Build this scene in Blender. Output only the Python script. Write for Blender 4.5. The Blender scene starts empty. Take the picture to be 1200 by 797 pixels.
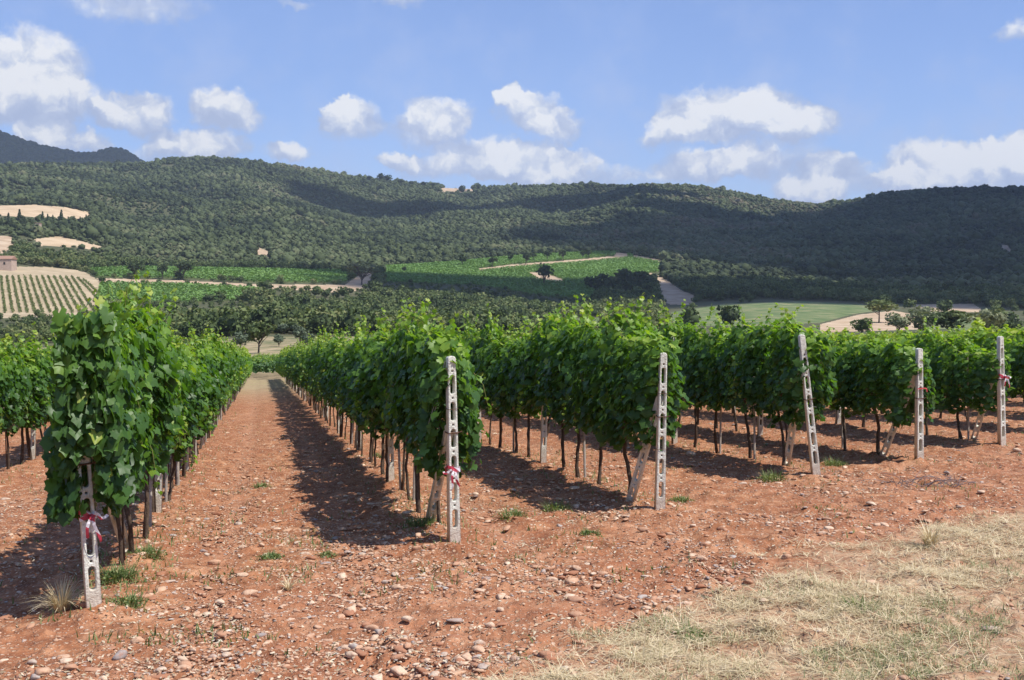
import bpy, math, random
import numpy as np
from mathutils import Vector, Matrix

random.seed(7)
rng = np.random.default_rng(7)
R = math.radians
C = bpy.context.scene.collection
sc = bpy.context.scene

# ------------------------------------------------------------------ camera
CAMZ = 1.65
FPX = 1287.0
PITCH = math.atan(33.5 / FPX)
cam_d = bpy.data.cameras.new('camera')
cam_d.sensor_width = 36.0
cam_d.lens = FPX / 1200 * 36
cam_d.clip_start = 0.1
cam_d.clip_end = 20000
cam = bpy.data.objects.new('camera', cam_d)
cam.location = (0, 0, CAMZ)
cam.rotation_euler = (R(90) - PITCH, 0, 0)
C.objects.link(cam)
sc.camera = cam

# ------------------------------------------------------------------ sun and sky
SUN_EL = R(58)
SUN_AZ = math.atan2(0.90, -0.42)            # clockwise from +Y
SUN = Vector((math.sin(SUN_AZ) * math.cos(SUN_EL), math.cos(SUN_AZ) * math.cos(SUN_EL), math.sin(SUN_EL)))
sd = bpy.data.lights.new('sun', 'SUN')
sd.energy = 4.6
sd.angle = R(0.53)
sd.color = (1.0, 0.955, 0.89)
so = bpy.data.objects.new('sun', sd)
so.rotation_euler = SUN.to_track_quat('Z', 'Y').to_euler()
so.location = (20, -10, 60)
C.objects.link(so)

sc.view_settings.view_transform = 'Standard'
sc.view_settings.look = 'None'
sc.view_settings.exposure = 0.48
sc.view_settings.gamma = 1.0
sc.cycles.use_denoising = True
sc.cycles.max_bounces = 6
sc.cycles.diffuse_bounces = 3
sc.cycles.glossy_bounces = 2
sc.cycles.transmission_bounces = 3
sc.cycles.volume_bounces = 0
sc.cycles.transparent_max_bounces = 16

world = bpy.data.worlds.new('World')
sc.world = world
world.use_nodes = True


class NT:
    """small helper for building node trees"""
    def __init__(self, tree):
        self.t = tree
        self.t.nodes.clear()

    def n(self, typ, **kw):
        nd = self.t.nodes.new(typ)
        ins = kw.pop('ins', {})
        for k, v in kw.items():
            setattr(nd, k, v)
        for k, v in ins.items():
            self.set(nd, k, v)
        return nd

    def set(self, nd, k, v):
        s = nd.inputs[k]
        if hasattr(v, 'is_output') or isinstance(v, bpy.types.NodeSocket):
            self.t.links.new(v, s)
        else:
            s.default_value = v

    def math(self, op, a, b=None, c=None, clamp=False):
        nd = self.t.nodes.new('ShaderNodeMath')
        nd.operation = op
        nd.use_clamp = clamp
        for i, v in enumerate((a, b, c)):
            if v is not None:
                self.set(nd, i, v)
        return nd.outputs[0]

    def mix(self, fac, a, b, blend='MIX'):
        nd = self.t.nodes.new('ShaderNodeMix')
        nd.data_type = 'RGBA'
        nd.blend_type = blend
        nd.clamp_factor = True
        self.set(nd, 0, fac)
        self.set(nd, 6, a)
        self.set(nd, 7, b)
        return nd.outputs[2]

    def noise(self, vec, scale, detail=4, rough=0.55, dist=0.0, out=0):
        nd = self.t.nodes.new('ShaderNodeTexNoise')
        self.set(nd, 'Vector', vec)
        nd.inputs['Scale'].default_value = scale
        nd.inputs['Detail'].default_value = detail
        nd.inputs['Roughness'].default_value = rough
        nd.inputs['Distortion'].default_value = dist
        return nd.outputs[out]

    def ramp(self, fac, stops, interp='LINEAR'):
        nd = self.t.nodes.new('ShaderNodeValToRGB')
        cr = nd.color_ramp
        cr.interpolation = interp
        while len(cr.elements) < len(stops):
            cr.elements.new(0.5)
        for e, (p, c) in zip(cr.elements, stops):
            e.position = p
            e.color = (*c, 1) if len(c) == 3 else c
        self.set(nd, 0, fac)
        return nd.outputs[0]

    def maprange(self, v, a, b, c=0.0, d=1.0, smooth=True):
        nd = self.t.nodes.new('ShaderNodeMapRange')
        nd.interpolation_type = 'SMOOTHSTEP' if smooth else 'LINEAR'
        for k, x in zip(('Value', 'From Min', 'From Max', 'To Min', 'To Max'), (v, a, b, c, d)):
            self.set(nd, k, x)
        return nd.outputs[0]


def g(v):
    return (v, v, v)


# sky: Nishita plus cumulus drawn in the direction of the sky
w = NT(world.node_tree)
sky = w.n('ShaderNodeTexSky', sky_type='NISHITA', sun_disc=False)
sky.sun_elevation = SUN_EL
sky.sun_rotation = SUN_AZ
sky.altitude = 200
sky.air_density = 1.0
sky.dust_density = 0.6
sky.ozone_density = 2.2
tc = w.n('ShaderNodeTexCoord')
sep = w.n('ShaderNodeSeparateXYZ', ins={0: tc.outputs['Generated']})
az = w.math('MULTIPLY', w.math('ARCTAN2', sep.outputs[0], sep.outputs[1]), 57.2958)       # degrees right of +Y
el = w.math('MULTIPLY', w.math('ARCSINE', sep.outputs[2]), 57.2958)
dirv = w.n('ShaderNodeCombineXYZ', ins={0: az, 1: el, 2: 0.0}).outputs[0]


def px_dir(u, v):
    """azimuth and elevation in degrees of a direction, measured on the photograph"""
    x, y = (u - 600) / FPX, -(v - 398.5) / FPX
    d = Vector((x, math.cos(PITCH) + y * math.sin(PITCH), -math.sin(PITCH) + y * math.cos(PITCH))).normalized()
    return math.degrees(math.atan2(d.x, d.y)), math.degrees(math.asin(d.z))


# puffs: centre u,v, half width, half height, softness (1 crisp .. 0 wispy)
PUFFS = [
    (45, 75, 60, 42, .8), (20, 110, 75, 40, .55), (95, 125, 75, 28, .35), (165, 135, 42, 26, .75),
    (160, 4, 85, 26, .35), (250, 128, 30, 24, .85), (282, 134, 26, 26, .6), (470, 2, 40, 9, .2), (350, 3, 25, 8, .2),
    (55, 165, 32, 24, .8), (105, 170, 24, 16, .7), (235, 168, 62, 17, .9), (205, 180, 60, 16, .5), (340, 174, 36, 14, .95),
    (412, 140, 40, 26, .8), (398, 132, 22, 16, .9), (512, 136, 46, 26, .75), (500, 155, 60, 24, .4),
    (620, 130, 48, 28, .75), (650, 148, 40, 26, .7), (600, 115, 24, 14, .8),
    (468, 187, 34, 10, .85), (570, 182, 60, 22, .7), (625, 192, 75, 24, .5), (655, 190, 48, 18, .5), (520, 195, 90, 16, .35),
    (830, 132, 62, 30, .85), (900, 130, 46, 28, .95), (870, 145, 100, 26, .8), (945, 150, 46, 20, .6), (782, 158, 40, 20, .75),
    (830, 195, 70, 22, .45), (895, 190, 90, 22, .45), (950, 222, 46, 18, .85), (975, 195, 36, 14, .4),
    (1090, 190, 60, 26, .9), (1140, 195, 60, 26, .85), (1185, 178, 40, 18, .8), (1190, 200, 70, 28, .7), (1060, 208, 40, 16, .7),
    (1192, 38, 22, 15, .3), (700, 210, 120, 20, .25), (1000, 215, 110, 20, .3), (-60, 90, 80, 60, .6), (1300, 150, 90, 40, .6),
    (-220, 120, 120, 50, .7), (1450, 60, 140, 60, .6),
]
warp = w.noise(dirv, 0.42, 5, 0.62, out=1)
wv = w.n('ShaderNodeVectorMath', operation='SUBTRACT', ins={0: warp, 1: (0.5, 0.5, 0.5)}).outputs[0]
wv2 = w.n('ShaderNodeVectorMath', operation='MULTIPLY_ADD', ins={0: wv, 1: (2.6, 1.9, 0), 2: dirv}).outputs[0]
warpf = w.noise(dirv, 1.9, 4, 0.6, out=1)
wvf = w.n('ShaderNodeVectorMath', operation='SUBTRACT', ins={0: warpf, 1: (0.5, 0.5, 0.5)}).outputs[0]
wv3 = w.n('ShaderNodeVectorMath', operation='MULTIPLY_ADD', ins={0: wvf, 1: (0.7, 0.6, 0), 2: wv2}).outputs[0]
dens = None
top = None
for (u, v, hw, hh, k) in PUFFS:
    a0, e0 = px_dir(u, v)
    sx, sy = 1 / (hw / FPX * 57.3 * 1.1), 1 / (hh / FPX * 57.3 * 1.12)
    q = w.n('ShaderNodeVectorMath', operation='MULTIPLY_ADD', ins={0: wv3, 1: (sx, sy, 0), 2: (-a0 * sx, -e0 * sy, 0)}).outputs[0]
    ln = w.n('ShaderNodeVectorMath', operation='DOT_PRODUCT', ins={0: q, 1: q}).outputs[1]
    m = w.math('MULTIPLY', w.math('SUBTRACT', 1.0, ln, clamp=True), 0.45 + 0.75 * k)
    yy = w.n('ShaderNodeSeparateXYZ', ins={0: q}).outputs[1]
    tt = w.math('MULTIPLY', m, w.math('ADD', w.math('MULTIPLY', yy, 0.55), 0.62))
    dens = m if dens is None else w.math('ADD', dens, m)
    top = tt if top is None else w.math('ADD', top, tt)
nz = w.noise(dirv, 1.1, 7, 0.62)
nz2 = w.noise(dirv, 0.28, 5, 0.6)
dn = w.math('ADD', dens, w.math('MULTIPLY', w.math('SUBTRACT', nz, 0.5), 0.75))
dn = w.math('ADD', dn, w.math('MULTIPLY', w.math('SUBTRACT', w.math('DIVIDE', top, w.math('ADD', dens, 0.05)), 0.5), 0.22))
alpha = w.maprange(dn, 0.14, 0.86)
alpha = w.math('MULTIPLY', alpha, w.maprange(dens, 0.0, 0.16))
lit = w.math('DIVIDE', top, w.math('ADD', dens, 0.05))
nza = w.noise(wv2, 0.62, 5, 0.55)
nzh = w.noise(w.n('ShaderNodeVectorMath', operation='ADD', ins={0: wv2, 1: (0.25, 0.55, 0)}).outputs[0], 0.62, 5, 0.55)
bill = w.math('MULTIPLY', w.math('SUBTRACT', nza, nzh), 2.3)
lit = w.math('ADD', lit, bill)
lit = w.math('ADD', lit, w.math('MULTIPLY', w.math('SUBTRACT', dens, 0.7), 0.38))
lit = w.math('MULTIPLY', lit, 0.82)
ccol = w.ramp(lit, [(0.22, (3.3, 3.85, 5.3)), (0.5, (4.1, 4.6, 5.85)), (0.68, (5.6, 5.85, 6.4)), (0.84, (7.0, 7.0, 7.0))])  # sunlit tops and grey shaded undersides painted into the cloud colour
veil = w.math('MULTIPLY', w.maprange(nz2, 0.42, 0.75), w.maprange(el, 22.0, 5.0, 0.0, 0.62))
skyc = w.mix(1.0, sky.outputs[0], (0.94, 0.99, 1.25, 1), 'MULTIPLY')
skyv = w.mix(w.math('ADD', veil, 0.03), skyc, (3.5, 4.25, 6.3, 1))
fin = w.mix(w.math('MULTIPLY', alpha, 0.95), skyv, ccol)
bg = w.n('ShaderNodeBackground', ins={0: fin, 1: 0.105})
wo = w.n('ShaderNodeOutputWorld', ins={0: bg.outputs[0]})

# ------------------------------------------------------------------ helpers


def tag(o, label=None, cat=None, group=None, kind=None):
    if label: o['label'] = label
    if cat: o['category'] = cat
    if group: o['group'] = group
    if kind: o['kind'] = kind
    return o


def empty(name, loc, rz=0.0, **kw):
    o = bpy.data.objects.new(name, None)
    o.empty_display_size = 0.2
    o.location = loc
    o.rotation_euler = (0, 0, rz)
    C.objects.link(o)
    return tag(o, **kw)


def mesh(name, verts, faces, mat=None, attrs=None, smooth=False, face_mats=None):
    """verts (N,3), faces (M,k) numpy with one polygon size"""
    verts = np.asarray(verts, np.float32)
    faces = np.asarray(faces, np.int32)
    me = bpy.data.meshes.new(name)
    me.vertices.add(len(verts))
    me.vertices.foreach_set('co', verts.ravel())
    M, k = faces.shape
    me.loops.add(M * k)
    me.loops.foreach_set('vertex_index', faces.ravel())
    me.polygons.add(M)
    me.polygons.foreach_set('loop_start', np.arange(M, dtype=np.int32) * k)
    me.polygons.foreach_set('loop_total', np.full(M, k, np.int32))
    if smooth:
        me.polygons.foreach_set('use_smooth', np.ones(M, bool))
    for n_, a in (attrs or {}).items():
        at_ = me.attributes.new(n_, 'FLOAT', 'POINT')
        at_.data.foreach_set('value', np.asarray(a, np.float32))
    mats = mat if isinstance(mat, (list, tuple)) else [mat]
    for m_ in mats:
        if m_: me.materials.append(m_)
    if face_mats is not None:
        me.polygons.foreach_set('material_index', np.asarray(face_mats, np.int32))
    me.update(calc_edges=True)
    me.validate()
    return me


def link(name, me, parent=None, loc=None, rz=None):
    o = bpy.data.objects.new(name, me)
    C.objects.link(o)
    if parent is not None: o.parent = parent
    if loc is not None: o.location = loc
    if rz is not None: o.rotation_euler = (0, 0, rz)
    return o


class MB:
    """collects triangles/quads of small hard objects, stored as one polygon soup of quads"""
    def __init__(self):
        self.v = []
        self.f = []

    def add(self, vs, fs):
        o = len(self.v)
        self.v += [tuple(p) for p in vs]
        self.f += [tuple(i + o for i in f_) for f_ in fs]

    def tube(self, pts, rad, n=8, cap=True):
        pts = [Vector(p) for p in pts]
        rad = rad if isinstance(rad, (list, tuple)) else [rad] * len(pts)
        vs, fs = [], []
        up = Vector((0, 0, 1))
        prev = None
        for i, p in enumerate(pts):
            d = (pts[min(i + 1, len(pts) - 1)] - pts[max(i - 1, 0)]).normalized()
            if prev is None:
                a = d.cross(up if abs(d.z) < .9 else Vector((1, 0, 0))).normalized()
            else:
                a = (prev - d * prev.dot(d)).normalized()
            prev = a
            b = d.cross(a)
            for k in range(n):
                t = 2 * math.pi * k / n
                vs.append(p + (a * math.cos(t) + b * math.sin(t)) * rad[i])
        for i in range(len(pts) - 1):
            for k in range(n):
                fs.append((i * n + k, i * n + (k + 1) % n, (i + 1) * n + (k + 1) % n, (i + 1) * n + k))
        if cap:
            fs.append(tuple(range(n - 1, -1, -1)))
            fs.append(tuple((len(pts) - 1) * n + k for k in range(n)))
        self.add(vs, fs)

    def strip(self, pts, wid, nrm):
        """a thin ribbon"""
        pts = [Vector(p) for p in pts]
        vs, fs = [], []
        for i, p in enumerate(pts):
            d = (pts[min(i + 1, len(pts) - 1)] - pts[max(i - 1, 0)]).normalized()
            s = d.cross(Vector(nrm[i] if isinstance(nrm, list) else nrm)).normalized() * wid / 2
            vs += [p - s, p + s]
        for i in range(len(pts) - 1):
            fs.append((2 * i, 2 * i + 1, 2 * i + 3, 2 * i + 2))
        self.add(vs, fs)

    def box(self, x0, x1, y0, y1, z0, z1):
        vs = [(x, y, z) for z in (z0, z1) for y in (y0, y1) for x in (x0, x1)]
        self.add(vs, [(0, 2, 3, 1), (4, 5, 7, 6), (0, 1, 5, 4), (2, 6, 7, 3), (0, 4, 6, 2), (1, 3, 7, 5)])

    def build(self, name, mat, smooth=False):
        me = bpy.data.meshes.new(name)
        me.from_pydata(self.v, [], self.f)
        if smooth:
            me.polygons.foreach_set('use_smooth', np.ones(len(me.polygons), bool))
        if mat: me.materials.append(mat)
        me.update()
        return me


# numpy value noise
def _hash(ix, iy, seed):
    h = (ix.astype(np.int64) * 374761393 + iy.astype(np.int64) * 668265263 + seed * 1442695041) & 0xffffffff
    h = ((h ^ (h >> 13)) * 1274126177) & 0xffffffff
    h = h ^ (h >> 16)
    return (h & 0xffffff) / float(0xffffff)


def vnoise(x, y, seed=0):
    x = np.asarray(x, float); y = np.asarray(y, float)
    ix, iy = np.floor(x), np.floor(y)
    fx, fy = x - ix, y - iy
    fx = fx * fx * (3 - 2 * fx); fy = fy * fy * (3 - 2 * fy)
    a = _hash(ix, iy, seed); b = _hash(ix + 1, iy, seed)
    c = _hash(ix, iy + 1, seed); d = _hash(ix + 1, iy + 1, seed)
    return (a + (b - a) * fx) * (1 - fy) + (c + (d - c) * fx) * fy


def fbm(x, y, seed=0, oct=4, gain=.5):
    s = 0; a = 1; t = 0
    for i in range(oct):
        s = s + a * vnoise(np.asarray(x) * 2 ** i + 17.3 * i, np.asarray(y) * 2 ** i - 9.1 * i, seed + i)
        t += a; a *= gain
    return s / t - .5


# ------------------------------------------------------------------ terrain
PA, PB = 0.0347, -0.0356                                # near slope of the vineyard
RDIR = np.array([-0.223, 0.975]); RDIR = RDIR / np.linalg.norm(RDIR)
RPERP = np.array([RDIR[1], -RDIR[0]])
ROW_ANG = math.atan2(-RDIR[0], RDIR[1])

COLS = {
    -200: [(130, 436), (170, 424), (210, 412), (260, 400), (350, 378), (400, 368), (450, 348), (520, 324), (600, 306), (700, 287), (900, 255), (1200, 225)],
    0:    [(130, 434), (170, 424), (210, 412), (260, 402), (350, 380), (400, 366), (450, 346), (520, 323), (600, 306), (700, 286), (900, 250), (1200, 228)],
    100:  [(130, 431), (170, 421), (210, 410), (260, 402), (350, 383), (400, 369), (450, 352), (520, 334), (600, 320), (700, 297), (900, 258), (1200, 232)],
    160:  [(130, 430), (170, 420), (210, 410), (260, 402), (350, 386), (450, 364), (520, 347), (600, 329), (660, 318), (740, 311), (900, 285), (1200, 250)],
    300:  [(130, 421), (150, 415), (170, 411), (210, 400), (260, 391), (350, 380), (450, 364), (520, 349), (600, 333), (660, 320), (740, 312), (900, 290), (1200, 250)],
    430:  [(130, 418), (150, 413), (170, 410), (210, 401), (260, 394), (350, 386), (450, 372), (520, 356), (600, 338), (700, 325), (800, 313), (950, 301), (1200, 280)],
    600:  [(130, 415), (170, 406), (210, 400), (260, 395), (350, 388), (450, 378), (520, 368), (600, 357), (700, 338), (800, 318), (900, 304), (950, 300), (1200, 283)],
    750:  [(130, 410), (170, 402), (210, 398), (260, 393), (350, 385), (450, 375), (520, 367), (600, 355), (700, 338), (800, 320), (900, 305), (980, 299), (1200, 282)],
    900:  [(130, 406), (170, 401), (210, 397), (260, 391), (320, 382), (400, 368), (480, 358), (560, 352), (700, 336), (900, 310), (1200, 280)],
    1050: [(130, 403), (170, 399), (210, 395), (260, 390), (320, 382), (400, 371), (480, 362), (560, 356), (700, 341), (900, 318), (1200, 278)],
    1200: [(130, 401), (170, 397), (210, 394), (260, 390), (320, 384), (400, 376), (480, 367), (560, 360), (700, 340), (900, 308), (1200, 266)],
    1400: [(130, 400), (170, 397), (210, 394), (260, 389), (320, 382), (400, 372), (480, 364), (560, 358), (700, 338), (900, 306), (1200, 262)],
}
RIDGE_U = [-200, -100, 0, 50, 100, 150, 200, 250, 290, 340, 400, 440, 500, 560, 600, 650, 700, 740, 800, 850, 900, 950, 1000, 1040, 1100, 1150, 1200, 1400]
RIDGE_V = [200, 197, 195, 194, 194, 192, 186, 185, 187, 194, 205, 211, 217, 220, 220, 218, 215, 216, 217, 223, 235, 241, 236, 226, 220, 219, 222, 236]
RIDGE_V = [v_ + (1 if u_ < 1000 else 0) for u_, v_ in zip(RIDGE_U, RIDGE_V)]
RIDGE_D = [1900, 1900, 1900, 1900, 1900, 1900, 1900, 1900, 1900, 1950, 2050, 2150, 2250, 2250, 2200, 2150, 2050, 2000, 1950, 1950, 2000, 2000, 1850, 1750, 1650, 1600, 1600, 1700]
FAR_U = [-200, -100, 0, 20, 60, 95, 112, 130, 150, 165, 185, 230, 300, 1400]
FAR_V = [144, 146, 153, 162, 174, 180, 181, 174, 179, 188, 203, 225, 240, 290]
UF = np.arange(-200, 1401, 5.0)
DF = np.exp(np.linspace(math.log(90), math.log(9000), 260))
_ks = sorted(COLS)
_DL = np.array([130, 150, 170, 210, 260, 320, 350, 400, 450, 480, 520, 560, 600, 660, 700, 740, 800, 900, 950, 1050, 1200], float)
_CM = np.array([np.interp(np.log(_DL), np.log([p[0] for p in COLS[k]]), [p[1] for p in COLS[k]]) for k in _ks])
_VU = np.array([np.interp(UF, _ks, _CM[:, j]) for j in range(len(_DL))])       # (nd, nu)
kern = np.hanning(15); kern /= kern.sum()
_VU = np.array([np.convolve(np.pad(r_, 7, mode='edge'), kern, 'valid') for r_ in _VU])
_rv = np.interp(UF, RIDGE_U, RIDGE_V); _rv = np.convolve(np.pad(_rv, 3, mode='edge'), np.hanning(9)[1:-1] / np.hanning(9)[1:-1].sum(), 'valid')
_rd = np.interp(UF, RIDGE_U, RIDGE_D)
_fv = np.interp(UF, FAR_U, FAR_V)
ZT = np.zeros((len(UF), len(DF)))
for i, u in enumerate(UF):
    dl = list(_DL); vl = list(_VU[:, i])
    rd, rv = _rd[i], _rv[i]
    v12 = vl[-1]
    dm = 1200 + (rd - 1200) * .45
    dl += [dm]; vl += [v12 + (rv - v12) * .50]
    zl = [-(v - 365) / FPX * d for d, v in zip(dl, vl)]
    zr = -(rv - 365) / FPX * rd
    dl += [rd, rd * 1.05, rd * 1.3, 3400, 3900, 5500, 9000]
    zf = -(_fv[i] - 365) / FPX * 3400
    zl += [zr, zr * .99, zr * .72, zf, zf * .9, zf * .5, zf * .3]
    ZT[i] = np.interp(np.log(DF), np.log(dl), zl)
kd = np.hanning(7)[1:-1]; kd /= kd.sum()
ZT = np.array([np.convolve(np.pad(r_, 2, mode='edge'), kd, 'valid') for r_ in ZT]) + CAMZ


def ridge_dist(x, y):
    a = np.clip(np.arctan2(x, y), -.53, .53)
    return np.interp(600 + FPX * np.tan(a), UF, _rd) / np.cos(a)


def H0(x, y):
    x = np.asarray(x, float); y = np.asarray(y, float)
    r = np.hypot(x, y) + 1e-9
    a = np.arctan2(x, y)
    ac = np.clip(a, -.53, .53)
    dep = r * np.cos(ac)
    u = 600 + FPX * np.tan(ac)
    fu = np.clip((u - UF[0]) / 5.0, 0, len(UF) - 1.001)
    fd = np.clip((np.log(np.maximum(dep, 1)) - math.log(90)) / (math.log(9000) - math.log(90)) * (len(DF) - 1), 0, len(DF) - 1.001)
    iu = fu.astype(int); idd = fd.astype(int)
    tu = fu - iu; td = fd - idd
    z = (ZT[iu, idd] * (1 - tu) + ZT[iu + 1, idd] * tu) * (1 - td) + (ZT[iu, idd + 1] * (1 - tu) + ZT[iu + 1, idd + 1] * tu) * td
    # gullies on the wooded slopes
    am = np.clip((dep - 750) / 700, 0, 1) * np.clip((2600 - dep) / 600, 0.1, 1)
    wx = x + 90 * fbm(x / 300, y / 300, 31)
    rdg = np.abs(fbm(wx / 230, (y + 60 * fbm(x / 200, y / 200, 5)) / 520, 11, 3)) * 2
    tor = np.clip(np.abs(ridge_dist(x, y) - r) / 350, 0, 1)
    z = z + am * (rdg - .35) * 42 * tor + am * fbm(x / 90, y / 90, 3, 3) * 9 * (.3 + .7 * tor)
    zp = PA * np.clip(x, -60, 60) + PB * y
    zp = np.where(y < 0, PA * np.clip(x, -60, 60) + PB * y * .3, zp)
    t = np.clip((dep - 95) / 45, 0, 1)
    t = t * t * (3 - 2 * t)
    return zp * (1 - t) + z * t


# rows: perpendicular offset of each row of vines, where its near end stands, and how it is known
ROWS = {}          # filled in below


def micro(x, y):
    x = np.asarray(x, float); y = np.asarray(y, float)
    r = np.hypot(x, y)
    f = np.clip((70 - r) / 30, 0, 1)
    m = fbm(x * .8, y * .8, 41, 3) * .07 + fbm(x * 3.3, y * 3.3, 42, 3) * .045 * f
    off = x * RPERP[0] + y * RPERP[1]
    mound = 0
    for o_, (x0, y0) in ROWMOUND:
        along = (x - x0) * RDIR[0] + (y - y0) * RDIR[1]
        s = np.clip((along + .8) / 1.0, 0, 1)
        mound = mound + .06 * np.exp(-((off - o_) / .33) ** 2) * s
    return (m + mound) * np.clip(r / 3, 0, 1) * np.clip((130 - r) / 30, 0, 1)


def cam_ray(u, v):
    x, y = (u - 600) / FPX, -(v - 398.5) / FPX
    return Vector((x, math.cos(PITCH) + y * math.sin(PITCH), -math.sin(PITCH) + y * math.cos(PITCH)))


def to_px(x, y, z):
    """project world points (numpy) to photo pixels"""
    z = np.asarray(z) - CAMZ
    fwd = np.asarray(y) * math.cos(PITCH) - z * math.sin(PITCH)
    upc = np.asarray(y) * math.sin(PITCH) + z * math.cos(PITCH)
    fwd = np.where(fwd < .1, .1, fwd)
    return 600 + FPX * np.asarray(x) / fwd, 398.5 - FPX * upc / fwd


def at(u, v, dmin=3.0, dmax=4000):
    """the ground point seen at a photo pixel"""
    d = cam_ray(u, v)
    ts = np.exp(np.linspace(math.log(dmin), math.log(dmax), 3000))
    x, y, z = d.x * ts, d.y * ts, CAMZ + d.z * ts
    below = z < H0(x, y)
    i = int(np.argmax(below)) if below.any() else len(ts) - 1
    if i > 0:
        za = z[i - 1] - H0(x[i - 1:i], y[i - 1:i])[0]; zb = z[i] - H0(x[i:i + 1], y[i:i + 1])[0]
        k = za / (za - zb + 1e-9)
        t = ts[i - 1] + (ts[i] - ts[i - 1]) * min(max(k, 0), 1)
    else:
        t = ts[i]
    X, Y = d.x * t, d.y * t
    return Vector((X, Y, float(H0(np.array([X]), np.array([Y]))[0])))


ENDPX = {'A': (110, 722), 'B': (532, 643), 'C': (773, 600), 'D': (956, 560), 'E': (1077, 545), 'F': (1174, 525)}
ENDW = {k: at(*p) for k, p in ENDPX.items()}
for k, p in ENDW.items():
    ROWS[k] = (p.x * RPERP[0] + p.y * RPERP[1], (p.x, p.y))
stepv = (np.array(ENDW['F'][:2]) - np.array(ENDW['A'][:2])) / 5
for i, k in enumerate('GHIJK'):
    q = np.array(ENDW['F'][:2]) + stepv * (i + 1)
    ROWS[k] = (float(q @ RPERP), tuple(q))
for i, k in enumerate('ZYX'):
    q = np.array(ENDW['A'][:2]) - stepv * (i + 1) - RPERP * .45
    ROWS[k] = (float(q @ RPERP), tuple(q))
ROWMOUND = [ROWS[k] for k in ROWS]


def HZ(x, y):
    x = np.atleast_1d(np.asarray(x, float)); y = np.atleast_1d(np.asarray(y, float))
    return H0(x, y) + micro(x, y)


def hz(x, y):
    return float(HZ(x, y)[0])


def in_poly(u, v, poly):
    u = np.asarray(u, float); v = np.asarray(v, float)
    ins = np.zeros(u.shape, bool)
    n = len(poly)
    for i in range(n):
        x1, y1 = poly[i]; x2, y2 = poly[(i + 1) % n]
        c = ((y1 > v) != (y2 > v)) & (u < (x2 - x1) * (v - y1) / (y2 - y1 + 1e-12) + x1)
        ins ^= c
    return ins


# ------------------------------------------------------------------ materials
def material(name):
    m = bpy.data.materials.new(name)
    m.use_nodes = True
    return m, NT(m.node_tree)


def finish(t, shader, disp=None):
    o = t.n('ShaderNodeOutputMaterial', ins={0: shader})
    return o


def m_soil():
    m, t = material('soil')
    tc = t.n('ShaderNodeTexCoord'); P = tc.outputs['Object']
    n1 = t.noise(P, .7, 5, .6)
    n2 = t.noise(P, 5.0, 6, .65)
    n3 = t.noise(P, 45, 5, .7)
    col = t.ramp(n2, [(.30, (.15, .056, .028)), (.5, (.31, .130, .060)), (.68, (.50, .265, .145))])
    dark = t.mix(t.maprange(n1, .42, .62, 0, .45), col, (.27, .098, .048, 1))
    rut = t.n('ShaderNodeAttribute', attribute_name='rut').outputs['Fac']
    dark = t.mix(t.math('MULTIPLY', rut, t.maprange(n2, .3, .6, .25, .75)), dark, (.43, .215, .125, 1))
    # pebbles worked into the surface
    vo = t.n('ShaderNodeTexVoronoi', feature='F1', ins={'Vector': P, 'Scale': 26.0, 'Randomness': 1.0})
    vs = t.n('ShaderNodeSeparateColor', ins={0: vo.outputs['Color']})
    peb = t.math('MULTIPLY', t.maprange(vo.outputs['Distance'], .40, .26), t.math('GREATER_THAN', vs.outputs[0], .52))
    vo2 = t.n('ShaderNodeTexVoronoi', feature='F1', ins={'Vector': P, 'Scale': 70.0, 'Randomness': 1.0})
    vs2 = t.n('ShaderNodeSeparateColor', ins={0: vo2.outputs['Color']})
    peb2 = t.math('MULTIPLY', t.maprange(vo2.outputs['Distance'], .42, .25), t.math('GREATER_THAN', vs2.outputs[0], .45))
    stone = t.ramp(vs.outputs[1], [(0, (.34, .18, .11)), (.5, (.50, .33, .21)), (1, (.62, .48, .36))])
    stone2 = t.ramp(vs2.outputs[1], [(0, (.24, .11, .06)), (1, (.60, .42, .29))])
    c2 = t.mix(t.math('MULTIPLY', peb2, .8), dark, stone2)
    c2 = t.mix(t.math('MULTIPLY', peb, .85), c2, stone)
    grain = t.mix(.55, c2, t.ramp(n3, [(.3, g(.32)), (.7, g(.72))]), 'OVERLAY')
    # drier, paler ground with distance down the slope and under the straw
    pale = t.n('ShaderNodeAttribute', attribute_name='dry').outputs['Fac']
    ndry = t.noise(P, 2.2, 6, .7)
    strawc = t.ramp(t.noise(P, 11, 6, .7), [(.3, (.27, .125, .070)), (.5, (.38, .25, .15)), (.7, (.52, .42, .28))])
    df = t.maprange(t.math('ADD', pale, t.math('MULTIPLY', t.math('SUBTRACT', ndry, .5), 1.6)), .25, 1.1)
    c3 = t.mix(df, grain, strawc)
    far = t.n('ShaderNodeAttribute', attribute_name='far').outputs['Fac']
    farc = t.ramp(t.noise(P, .5, 6, .7), [(.3, (.25, .19, .105)), (.5, (.36, .27, .17)), (.7, (.30, .28, .13))])
    c4 = t.mix(far, c3, farc)
    h = t.math('ADD', t.math('MULTIPLY', n3, .35), t.math('MULTIPLY', n2, 1.2))
    h = t.math('ADD', h, t.math('ADD', t.math('MULTIPLY', peb, .35), t.math('MULTIPLY', peb2, .14)))
    b = t.n('ShaderNodeBump', ins={'Strength': .85, 'Distance': .03, 'Height': h})
    p = t.n('ShaderNodeBsdfPrincipled', ins={'Base Color': c4, 'Roughness': .95, 'Normal': b.outputs[0], 'Specular IOR Level': .15})
    finish(t, p.outputs[0])
    return m


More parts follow.
